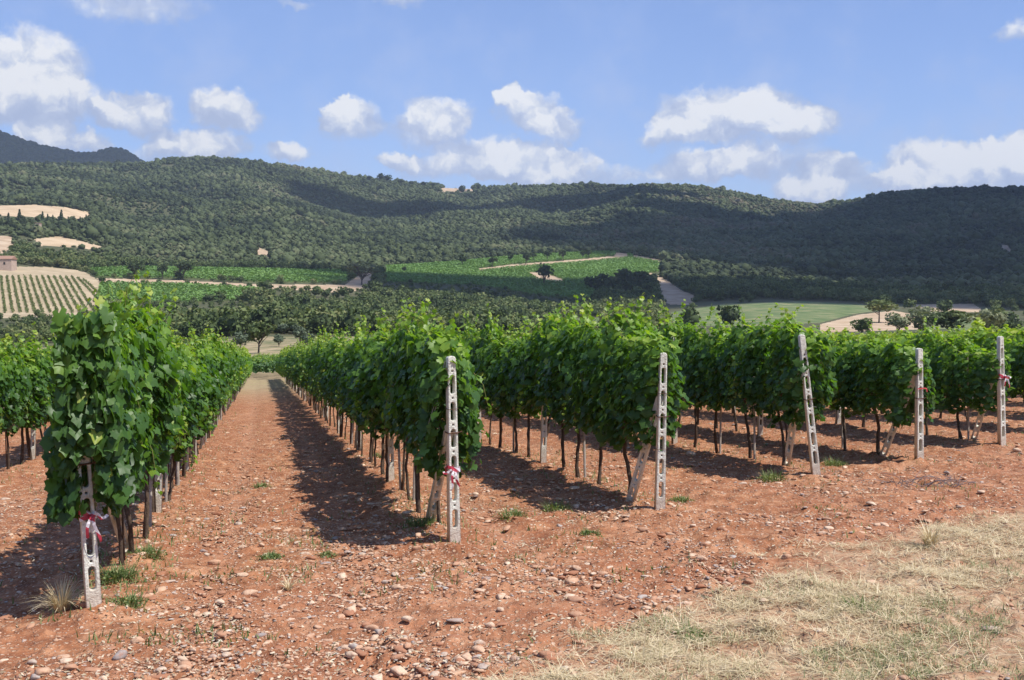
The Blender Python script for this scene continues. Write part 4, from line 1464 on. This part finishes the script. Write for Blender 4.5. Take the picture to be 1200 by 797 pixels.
# barrier tape
def m_tape():
    m, t = material('barrier_tape')
    P = t.n('ShaderNodeTexCoord').outputs['Object']
    s = t.n('ShaderNodeSeparateXYZ', ins={0: P})
    st = t.math('SINE', t.math('ADD', t.math('MULTIPLY', s.outputs[0], 40.0), t.math('ADD', t.math('MULTIPLY', s.outputs[2], 48.0), t.math('MULTIPLY', s.outputs[1], 30.0))))
    c = t.mix(t.math('GREATER_THAN', st, 0.05), (.50, .05, .08, 1), (.78, .74, .77, 1))
    p = t.n('ShaderNodeBsdfPrincipled', ins={'Base Color': c, 'Roughness': .45})
    tr = t.n('ShaderNodeBsdfTranslucent', ins={'Color': c})
    mx = t.n('ShaderNodeMixShader', ins={0: .25, 1: p.outputs[0], 2: tr.outputs[0]})
    finish(t, mx.outputs[0])
    return m


TAPE = m_tape()


def tape(k, z_, side, label, seed, sc_=1.0):
    M, hgt = POSTINFO[k]
    rg = random.Random(seed)
    root = empty('barrier_tape', (0, 0, 0), label=label, cat='tape', group='red and white tapes tied to posts')
    L = Matrix.Translation((0, 0, z_))
    root.matrix_world = M @ L
    hw, hd = .053, .040
    for dz, tw in ((.0, .01), (.026, -.012)):
        mb = MB()
        ring = [(hw, -hd, dz), (hw, hd, dz + tw), (-hw, hd, dz), (-hw, -hd, dz - tw), (-hw * .3, -hd - .006, dz), (hw * .4, -hd - .004, dz + tw), (hw, -hd, dz)]
        cen_n = [(1, -1, 0), (1, 1, 0), (-1, 1, 0), (-1, -1, 0), (0, -1, 0), (0, -1, 0), (1, -1, 0)]
        mb.strip(ring, .034 * sc_, [Vector(q) for q in cen_n])
        link('band', mb.build('band', TAPE), root)
    mb = MB()
    mb.tube([(side * .01, -hd - .012, -.02), (side * .02, -hd - .028, .005), (side * .035, -hd - .014, .03)], [.010, .019, .009], 7)
    knot = link('knot', mb.build('knot', TAPE, True), root)
    for q in range(3):
        mb = MB()
        pts = []
        dx = [side * .12, -side * .06, side * .05][q] * sc_; dz = [.015, -.16, -.20][q] * sc_
        for j in range(8):
            t = j / 7
            pts.append((side * .02 + dx * t + .010 * math.sin(t * 7 + q), -hd - .024 - .03 * math.sin(t * 3.1) - .010 * q, .0 + dz * t ** 1.3 + .02 * math.sin(t * 6)))
        mb.strip(pts, .026 * sc_, [Vector((.5 * math.sin(j * .9 + q), -1, .3 * math.cos(j))) for j in range(8)])
        link('tail', mb.build('tail', TAPE), knot)


tape('A', .60, 1, 'red and white tape knotted round the nearest post', 1, .78)
tape('B', .60, -1, 'red and white tape tied on the post right of the dirt lane', 2, .75)
tape('F', .98, 1, 'pinkish tape fluttering from the rightmost post', 3, .8)
M, hgt = POSTINFO['E']
mb = MB(); mb.strip([(.05, -.045, .93), (.07, -.06, .92), (.085, -.05, .88)], .018, (0, -1, .2))
mb.strip([(-.05, -.045, .92), (.0, -.047, .925), (.055, -.045, .93)], .014, (0, -1, .1))
REDT = m_simple('faded_red_tape', [(.3, (.40, .03, .04)), (.7, (.55, .08, .08))], 20, .5)
o = link('red_tape', mb.build('red_tape', REDT)); o.matrix_world = M
tag(o, 'scrap of red tape on the leaf topped post', 'tape')

# ------------------------------------------------------------------ posts and stakes inside the rows
INNER = slotted('row_post', 1.75, w0=.085, w1=.07, dep=.07, pitch=.30, slot=(.03, .12), foot=.25)
INNER.transform(Matrix.Diagonal((1, 1, .94, 1)))
mbs = MB(); mbs.tube([(0, 0, -.08), (.008, .004, .6), (.0, 0, 1.35)], [.016, .015, .014], 7); STK = mbs.build('stake', STAKE)
mbs = MB(); mbs.tube([(0, 0, -.08), (.004, .0, .7), (.01, 0, 1.3)], [.022, .021, .019], 8); STK2 = mbs.build('stake', STAKE)
random.seed(11)
ORD2 = ORD
for k, (off, (x0, y0)) in ROWS.items():
    if k in 'XK': continue
    j = 0; jj = 0
    L = ROWLEN[k] * SPC
    s = 4.6
    while s < L:
        x, y = x0 + RDIR[0] * s, y0 + RDIR[1] * s
        d = math.hypot(x, y)
        vis = abs(x / y) < .50
        lim = 75 if k in 'AB' else 48
        if vis and d < lim:
            o = link('row_post', INNER, loc=(x, y, hz(x, y)), rz=ROW_ANG + random.uniform(-.2, .2))
            o.rotation_euler = (random.uniform(-.02, .02), random.uniform(-.03, .03), ROW_ANG + random.uniform(-.15, .15))
            o.scale = (1, 1, TALL.get(k, 1.0) ** 1.3)
            nm = ORD2[j] if j < 20 else 'far'
            lab = f'{nm} small concrete post inside the row behind {DESC[k]}' if k in DESC else f'{nm} small concrete post in the {ROWDESC[k]}'
            tag(o, lab, 'post', 'small concrete posts within the vine rows')
            j += 1
        s += 4.6
    # thin stakes beside some vines
    for i in range(ROWLEN[k]):
        if random.random() > (.27 if k in 'AB' else .17) or (k == 'A' and i < 3): continue
        s = .92 + i * SPC + random.choice([-.12, .10])
        x, y = x0 + RDIR[0] * s, y0 + RDIR[1] * s
        d = math.hypot(x, y)
        if abs(x / y) > .48 or d > (52 if k in 'AB' else 34): continue
        o = link('stake', STK if random.random() < .6 else STK2, loc=(x + RPERP[0] * .02, y, hz(x, y)))
        o.rotation_euler = (random.uniform(-.05, .05), random.uniform(-.05, .05), 0)
        if k in DESC:
            lab = f'thin stake by the {ORD[i]} vine from {DESC[k]}' if i < 20 else f'thin pale stake far down the row behind {DESC[k]}'
        else:
            lab = f'thin pale stake in the {ROWDESC[k]}'
        tag(o, lab, 'stake', 'thin stakes holding the vines')

# trellis wires
for k, (off, (x0, y0)) in ROWS.items():
    if k in 'XYJK': continue
    for zi, (h_, nm) in enumerate(((.80, 'lowest'), (1.30, 'upper'))):
        pts = []
        s = 0.0
        while s < 60:
            x, y = x0 + RDIR[0] * s, y0 + RDIR[1] * s
            pts.append((x, y, hz(x, y) + h_ - .012 * math.sin(s * 1.4) ** 2)); s += 2.3
        mb = MB(); mb.tube(pts, .0034, 4)
        where = f'the row behind {DESC[k]}' if k in DESC else f'the {ROWDESC[k]}'
        tag(link('trellis_wire', mb.build('trellis_wire', WIREM)), f'{nm} trellis wire running through {where}', 'wire', 'trellis wires')
# loose guy wires by the post right of the lane
M, hgt = POSTINFO['B']
mb = MB()
for dx in (-.0, .02):
    pts = [M @ Vector((-.05, .0, 1.52)), M @ Vector((-.09 - dx, .12, 1.15)), M @ Vector((-.17 - dx, .25, .78)), M @ Vector((-.2 + dx, .3, .80))]
    mb.tube(pts, .003, 5)
tag(link('loose_wire', mb.build('loose_wire', WIREM)), 'loose grey wires hanging left of the post right of the lane', 'wire')

# ------------------------------------------------------------------ stones
def stone_mesh(seed, hi=True):
    rg = np.random.default_rng(seed)
    v, f = (ICO2 if hi else ICO1)
    v = v.copy()
    for _ in range(11):                                  # shear off facets
        d = rg.normal(size=3); d /= np.linalg.norm(d)
        h = rg.uniform(.42, .85)
        k = v @ d > h
        v[k] -= np.outer((v[k] @ d) - h, d) * .9
    v *= 1 + rg.uniform(-.06, .06, (len(v), 1))
    return v * np.array([1, rg.uniform(.6, .9), rg.uniform(.42, .7)]), f


SL = [
    (490, 649, .075, .5, 'largest tan rounded stone left of the post beside the lane'),
    (506, 650, .045, .35, 'small brown stone touching the largest rounded one'),
    (436, 739, .062, .55, 'rounded tan stone in a small pile at bottom centre'),
    (428, 733, .050, .4, 'reddish stone on the left of the bottom centre pile'),
    (267, 743, .050, 1.0, 'whitish angular stone low in the lane'),
    (141, 773, .066, .93, 'flat grey stone at the lower left corner area'),
    (163, 757, .055, .6, 'pale tan stone above the flat grey one'),
    (366, 706, .055, .8, 'long flat pale stone in mid lane'),
    (415, 760, .052, .95, 'dark grey flat stone below the bottom centre pile'),
    (573, 736, .055, .8, 'flat whitish stone on bare soil below the middle post'),
    (468, 788, .080, .75, 'broad pale slab at the bottom edge near centre'),
    (675, 726, .062, .5, 'tan stone next to the grass edge'),
    (671, 686, .085, .6, 'broad half buried stone right of centre'),
    (656, 616, .055, .94, 'grey stone beside the weeds left of the middle post'),
    (750, 720, .050, .45, 'brownish stone just above the straw'),
    (921, 657, .055, .6, 'tan stone near the right hand grass tip'),
    (826, 685, .050, .7, 'pale stone on open soil right of centre'),
    (697, 662, .050, .3, 'red dusted stone on open soil'),
    (850, 622, .055, .5, 'tan stone below the leaning white post'),
    (1192, 531, .085, .75, 'pale stone at the right edge near the last post'),
    (809, 537, .11, .8, 'wide pale rock in the shade between the middle rows'),
    (968, 563, .070, .45, 'brown stone at the foot of the leaning white post'),
    (100, 722, .060, .35, 'reddish clod against the foot of the nearest post'),
    (230, 722, .045, .6, 'tan stone at the left wheel track'),
    (640, 770, .060, .4, 'reddish stone at the bottom near the first straw'),
]
for j, (u, v, s, to, lab) in enumerate(SL):
    p = at(u, v)
    V, F = stone_mesh(700 + j)
    V = V * s * (.9)
    o = link('stone', mesh('stone', V, F, STONE, {'tone': np.full(len(V), to)}, smooth=False), loc=(p.x, p.y, hz(p.x, p.y) + s * .16), rz=rng.uniform(0, 6))
    tag(o, lab, 'stone', 'larger stones lying on the soil')

# rubble and gravel
rg = np.random.default_rng(21)


def rubble(n, dmin, dmax, smin, smax, hi, power, seed, tonelo=0, tonehi=.9):
    rg = np.random.default_rng(seed)
    d = dmin * (dmax / dmin) ** (rg.uniform(0, 1, n) ** .9)
    a = rg.uniform(-.47, .47, n)
    x, y = d * np.sin(a), d * np.cos(a)
    # patchy: more stones in some places, fewer in the straw and wheel tracks
    pat = fbm(x * .9, y * .9, 33, 4)
    keep = rg.uniform(0, 1, n) < np.clip(.55 + 3.4 * pat, .10, 1)
    ing = in_poly(x, y, GWP)
    keep &= ~(ing & (rg.uniform(0, 1, n) < .85))
    x, y = x[keep], y[keep]; n = len(x)
    s = smin + (smax - smin) * rg.uniform(0, 1, n) ** power
    z = HZ(x, y)
    gx = np.maximum(fbm(x * 6, y * 6, 66, 3) - .06, 0) * .16 + fbm(x * 9, y * 9, 60, 3) * .03 + fbm(x * 26, y * 26, 61, 2) * .014
    z = z + gx * np.clip((40 - np.hypot(x, y)) / 20, 0, 1)
    Vs, Fs, Ts, c = [], [], [], 0
    for k in range(6):
        tv, tf = stone_mesh(800 + k + seed, hi)
        m_ = (np.arange(n) % 6) == k
        V, F = place(tv, tf, np.stack([x[m_], y[m_], z[m_] + s[m_] * .06], 1), np.stack([s[m_] * rg.uniform(.8, 1.4, m_.sum()), s[m_], s[m_] * rg.uniform(.5, 1.0, m_.sum())], 1), rg.uniform(0, 6.28, m_.sum()))
        Vs.append(V); Fs.append(F + c); c += len(V)
        Ts.append(np.repeat(tonelo + (tonehi - tonelo) * rg.uniform(0, 1, m_.sum()), len(tv)))
    return np.concatenate(Vs), np.concatenate(Fs), np.concatenate(Ts)


a1 = rubble(17000, 3.4, 32, .012, .060, True, 2.9, 1, .2, .95)
a2 = rubble(150000, 3.4, 44, .004, .023, False, 1.7, 2, .3, .97)
V = np.concatenate([a1[0], a2[0]]); F = np.concatenate([a1[1], a2[1] + len(a1[0])]); T = np.concatenate([a1[2], a2[2]])
tag(link('gravel', mesh('gravel', V, F, STONE, {'tone': T})), 'pale pebbles and clods strewn over the red soil', 'gravel', kind='stuff')

# ------------------------------------------------------------------ straw, grass, weeds, litter


def blades(x, y, z, length, lean, az_, width, tone, nseg=2, bend=.7):
    n = len(x)
    dx, dy = np.cos(az_), np.sin(az_)
    px, py = -dy, dx
    ps = []
    for k in range(nseg + 1):
        t = k / nseg
        hx = length * np.sin(lean * t ** bend) * t
        hz_ = length * np.cos(lean * t ** bend) * t
        wd = width * (1 - t) + .0004
        cx_, cy_, cz_ = x + dx * hx, y + dy * hx, z + hz_
        ps.append(np.stack([cx_ - px * wd, cy_ - py * wd, cz_], 1)); ps.append(np.stack([cx_ + px * wd, cy_ + py * wd, cz_], 1))
    V = np.stack(ps, 1).reshape(-1, 3)
    m_ = 2 * (nseg + 1)
    tf = np.array([(2 * k, 2 * k + 1, 2 * k + 3, 2 * k + 2) for k in range(nseg)])
    F = (tf[None] + (np.arange(n) * m_)[:, None, None]).reshape(-1, 4)
    return V, F, np.repeat(tone, m_)


def surf(x, y):
    return HZ(x, y) + (np.maximum(fbm(x * 6, y * 6, 66, 3) - .06, 0) * .16 + fbm(x * 9, y * 9, 60, 3) * .03 + fbm(x * 26, y * 26, 61, 2) * .014) * np.clip((40 - np.hypot(x, y)) / 20, 0, 1)


N = 330000
d = 3.2 * (22 / 3.2) ** (rg.uniform(0, 1, N) ** 1.0); a = rg.uniform(-.12, .50, N)
x, y = d * np.sin(a), d * np.cos(a)
jx, jy = .45 * fbm(x * 1.3, y * 1.3, 91, 3) * 2, .45 * fbm(x * 1.3, y * 1.3, 92, 3) * 2
ing = in_poly(x + jx, y + jy, GWP)
pat = .8 * fbm(x * 1.6, y * 1.6, 93, 3) + .8 * fbm(x * 9, y * 9, 94, 3)
keep = ing & (rg.uniform(0, 1, N) < np.clip(.30 + 3.2 * pat, .04, 1))
x, y = x[keep], y[keep]; n = len(x)
print('blades', n)
gpat = fbm(x * 1.1, y * 1.1, 95, 4) + rg.normal(0, .07, n)
green = (gpat > .095)
lean = np.where(green, rg.uniform(.4, 1.35, n), rg.uniform(1.38, 1.62, n))
up = rg.uniform(0, 1, n) < .06
lean[up] = rg.uniform(.1, .8, up.sum())
length = np.where(green, rg.uniform(.02, .06, n), rg.uniform(.05, .22, n))
length[up] *= .6
tone = np.where(green, rg.uniform(.05, .36, n), rg.uniform(.42, 1, n))
V, F, T = blades(x, y, surf(x, y) + rg.uniform(.002, .02, n), length, lean, rg.uniform(0, 6.28, n), rg.uniform(.0006, .0017, n) * (1 + .06 * np.hypot(x, y)), tone, bend=.12)
tag(link('dry_grass', mesh('dry_grass', V, F, STRAWM, {'tone': T})), 'flattened straw and thin green grass at the lower right', 'grass', kind='stuff')

# dead leaves, prunings and short weeds in the lanes
N = 60000
d = 4 * (34 / 4) ** rg.uniform(0, 1, N); a = rg.uniform(-.47, .47, N)
x, y = d * np.sin(a), d * np.cos(a)
pat = fbm(x * 1.4, y * 1.4, 96, 4)
off_ = x * RPERP[0] + y * RPERP[1]
keep = (pat > .10) & (rg.uniform(0, 1, N) < .75) & ~in_poly(x, y, GWP)
x, y = x[keep], y[keep]; n = len(x)
cen = np.stack([x, y, surf(x, y) + .008], 1)
nr = rg.normal(size=(n, 3)) * .45; nr[:, 2] = 1; nr /= np.linalg.norm(nr, axis=1, keepdims=True)
V1, F1 = cards(cen, nr, rg.uniform(.005, .022, n), rg, .4)
tag(link('leaf_litter', mesh('leaf_litter', V1, F1, LITTERM, {'tone': np.repeat(rg.uniform(0, 1, n), 4)})), 'pale dead leaves and prunings lying in the lanes', 'leaf litter', kind='stuff')

N = 110000
d = 5 * (60 / 5) ** rg.uniform(0, 1, N); a = rg.uniform(-.47, .47, N)
x, y = d * np.sin(a), d * np.cos(a)
off_ = x * RPERP[0] + y * RPERP[1]
rowd = np.min([np.abs(off_ - ROWS[k][0]) + np.where((x - ROWS[k][1][0]) * RDIR[0] + (y - ROWS[k][1][1]) * RDIR[1] < -.2, 9, 0) for k in ROWS], axis=0)
pat = fbm(x * 1.7, y * 1.7, 98, 4)
pr = np.where(rowd < .35, .22, 0) + np.where(pat > .13, .6, 0) * np.where(rowd < 5, .5, .1)
keep = (rg.uniform(0, 1, N) < pr) & ~in_poly(x, y, GWP)
x, y = x[keep], y[keep]; n = len(x)
V, F, T = blades(x, y, surf(x, y), rg.uniform(.02, .085, n), rg.uniform(.2, 1.2, n), rg.uniform(0, 6.28, n), rg.uniform(.003, .007, n), rg.uniform(0, .9, n))
print('weeds', n)
tag(link('low_weeds', mesh('low_weeds', V, F, WEEDM, {'tone': T})), 'thin scatter of small green weeds under the vine rows', 'weeds', kind='stuff')


def weed(name, u, v, rad, hgt, nb, lab, mat=WEEDM, straw=False, seed=0):
    p = at(u, v)
    rg = np.random.default_rng(900 + seed)
    if not straw:
        nb = int(nb * .55); hgt *= .7; rad *= 1.15
    a = rg.uniform(0, 6.28, nb); q = rad * .55 * np.sqrt(rg.uniform(0, 1, nb))
    if straw:
        q *= .25
    x, y = q * np.cos(a), q * np.sin(a)
    ln = rg.uniform(.6, 1.15, nb) * math.hypot(rad * (.9 if straw else .5), hgt)
    V, F, T = blades(x, y, np.full(nb, -.01), ln, rg.uniform(.3, 1.35 if straw else 1.15, nb), a + rg.normal(0, .5, nb), rg.uniform(.0025, .005, nb) * (.8 if straw else 1.4), rg.uniform(.5, 1, nb) if straw else rg.uniform(0, .9, nb), 3)
    if not straw:                                        # small leaves on the stems
        m_ = nb * 3
        cen = np.stack([rg.normal(0, rad * .40, m_), rg.normal(0, rad * .40, m_), rg.uniform(.005, hgt * .9, m_)], 1)
        cen[:, 2] *= np.clip(1.2 - np.hypot(cen[:, 0], cen[:, 1]) / rad, .1, 1)
        nr = rg.normal(size=(m_, 3)); nr[:, 2] = np.abs(nr[:, 2]) + .5; nr /= np.linalg.norm(nr, axis=1, keepdims=True)
        V2, F2 = cards(cen, nr, rg.uniform(.006, .017, m_), rg, .6)
        F = np.concatenate([F, F2 + len(V)]); V = np.concatenate([V, V2]); T = np.concatenate([T, np.repeat(rg.uniform(0, 1, m_), 4)])
    o = link(name, mesh(name, V, F, mat, {'tone': T}), loc=(p.x, p.y, hz(p.x, p.y)))
    tag(o, lab, 'weed' if not straw else 'grass tuft', 'weeds and tufts on the bare soil')


weed('grass_tuft', 72, 722, .22, .14, 240, 'pale dry grass tuft left of the nearest post', STRAWM, True, 1)
weed('weed', 138, 690, .20, .13, 300, 'leafy green weed clump between the nearest post and its brace', seed=2)
weed('weed', 150, 716, .16, .07, 160, 'low green weed right of the foot of the nearest post', seed=3)
weed('weed', 172, 662, .18, .14, 200, 'green weed right of the nearest brace', seed=4)
weed('weed', 317, 655, .12, .07, 120, 'small green weed alone in mid lane', seed=5)
weed('weed', 306, 571, .14, .09, 110, 'small weed in the lane farther back', seed=6)
weed('grass_tuft', 338, 690, .10, .10, 60, 'small straw tuft in the lane below the green weed', STRAWM, True, 7)
weed('weed', 495, 622, .22, .10, 200, 'dark green weeds round the brace by the lane', seed=8)
weed('weed', 602, 606, .2, .10, 170, 'spread of green weeds right of the taped lane post', seed=9)
weed('weed', 652, 598, .2, .12, 150, 'weeds with pale tips left of the middle brace', seed=10)
weed('weed', 691, 626, .12, .07, 140, 'bright green weed alone below the middle brace', seed=11)
weed('weed', 798, 590, .14, .09, 140, 'green weed right of the foot of the untaped post', seed=12)
weed('weed', 905, 562, .22, .13, 200, 'green weeds beside the brace of the leaning post', seed=13)
weed('weed', 978, 546, .22, .12, 180, 'green weeds right of the leaning white post', seed=14)
weed('grass_tuft', 1090, 640, .25, .10, 160, 'upright straw tuft at the right grass tip', STRAWM, True, 15)
weed('weed', 1010, 712, .0 + .16, .06, 120, 'green patch inside the straw at right', seed=16)
weed('weed', 812, 745, .14, .07, 110, 'small leafy weed on the edge of the straw', seed=17)
weed('weed', 442, 540, .16, .12, 120, 'weeds under the third trunk right of the lane', seed=18)
weed('weed', 384, 652, .10, .06, 70, 'tiny weed at the right side of the lane', seed=19)

# dead twigs
p = at(1085, 570)
mb = MB(); rgt = random.Random(5)
for k in range(46):
    a = rgt.uniform(0, 6.28); L = rgt.uniform(.12, .45)
    s = Vector((rgt.uniform(-.4, .4), rgt.uniform(-.2, .2), .01)); e = s + Vector((math.cos(a) * L, math.sin(a) * L, rgt.uniform(.0, .13)))
    mb.tube([s, s.lerp(e, .5) + Vector((0, 0, .03)), e], [.004, .003, .0015], 4)
tag(link('dead_brush', mb.build('dead_brush', TWIGM), loc=(p.x, p.y, hz(p.x, p.y))), 'flat heap of dead grey twigs on the soil at right', 'brushwood')

# ------------------------------------------------------------------ clouds overhead, out of the picture, that shade the hills
cm, t = material('cloud_vapour')
pv = t.n('ShaderNodeVolumePrincipled', ins={'Color': (.95, .95, .95, 1), 'Density': .045, 'Anisotropy': .3})
t.n('ShaderNodeOutputMaterial', ins={'Volume': pv.outputs[0]})
ICO4 = ico(5)


def cloud(u, v, rx, ry, rot, seed, label, alt=1500.0):
    """a cloud whose shadow falls round the hillside point seen at u,v"""
    p = at(u, v)
    t_ = (alt - p.z) / SUN.z
    c = p + SUN * t_
    vv_, ff = ICO4
    vv_ = vv_.copy()
    nn = 1 + .9 * fbm(vv_[:, 0] * 1.8 + seed, vv_[:, 1] * 1.8 + vv_[:, 2], seed, 4)
    V = vv_ * nn[:, None] * np.array([rx, ry, 95])
    V[:, 2] = np.where(V[:, 2] < 0, V[:, 2] * .5, V[:, 2])
    o = link('cloud', mesh('cloud', V, ff, cm, smooth=True), loc=c, rz=rot)
    tag(o, label, 'cloud', 'clouds overhead shading the hills')


cloud(1000, 285, 340, 500, R(10), 1, 'huge cloud overhead shading the right hill')
cloud(990, 346, 330, 105, R(-8), 8, 'cloud overhead over the foot of the right hill')
cloud(1180, 300, 260, 300, R(0), 11, 'cloud overhead over the far right foothills')
cloud(1200, 255, 330, 560, R(0), 2, 'cloud overhead to the far right')
cloud(410, 244, 150, 90, R(-28), 3, 'small cloud overhead shading the middle slope')
cloud(480, 250, 110, 90, R(0), 9, 'puff of cloud overhead over the middle slope')
cloud(630, 245, 220, 85, R(4), 4, 'long thin cloud overhead shading the central slope')
cloud(800, 246, 80, 80, R(0), 5, 'ragged cloud overhead right of centre')
cloud(650, 340, 70, 26, R(-30), 6, 'small cloud overhead shading the green field')
cloud(742, 342, 42, 40, R(0), 7, 'small cloud overhead shading the oak clump')
cloud(40, 183, 800, 500, R(0), 10, 'wide cloud overhead shading the farthest ridge')

# ------------------------------------------------------------------ haze
hm, t = material('valley_haze')
pv = t.n('ShaderNodeVolumePrincipled', ins={'Color': (.72, .84, 1.0, 1), 'Density': .0001, 'Anisotropy': .2})
t.n('ShaderNodeOutputMaterial', ins={'Volume': pv.outputs[0]})
zlo = min(float(HZv.min()), float(GZ.min())) - 1
mb = MB(); mb.box(-9300, 9300, -9300, 9300, zlo, 760)
tag(link('haze', mb.build('haze', hm)), 'faint blue haze over the valley', 'haze', kind='stuff')
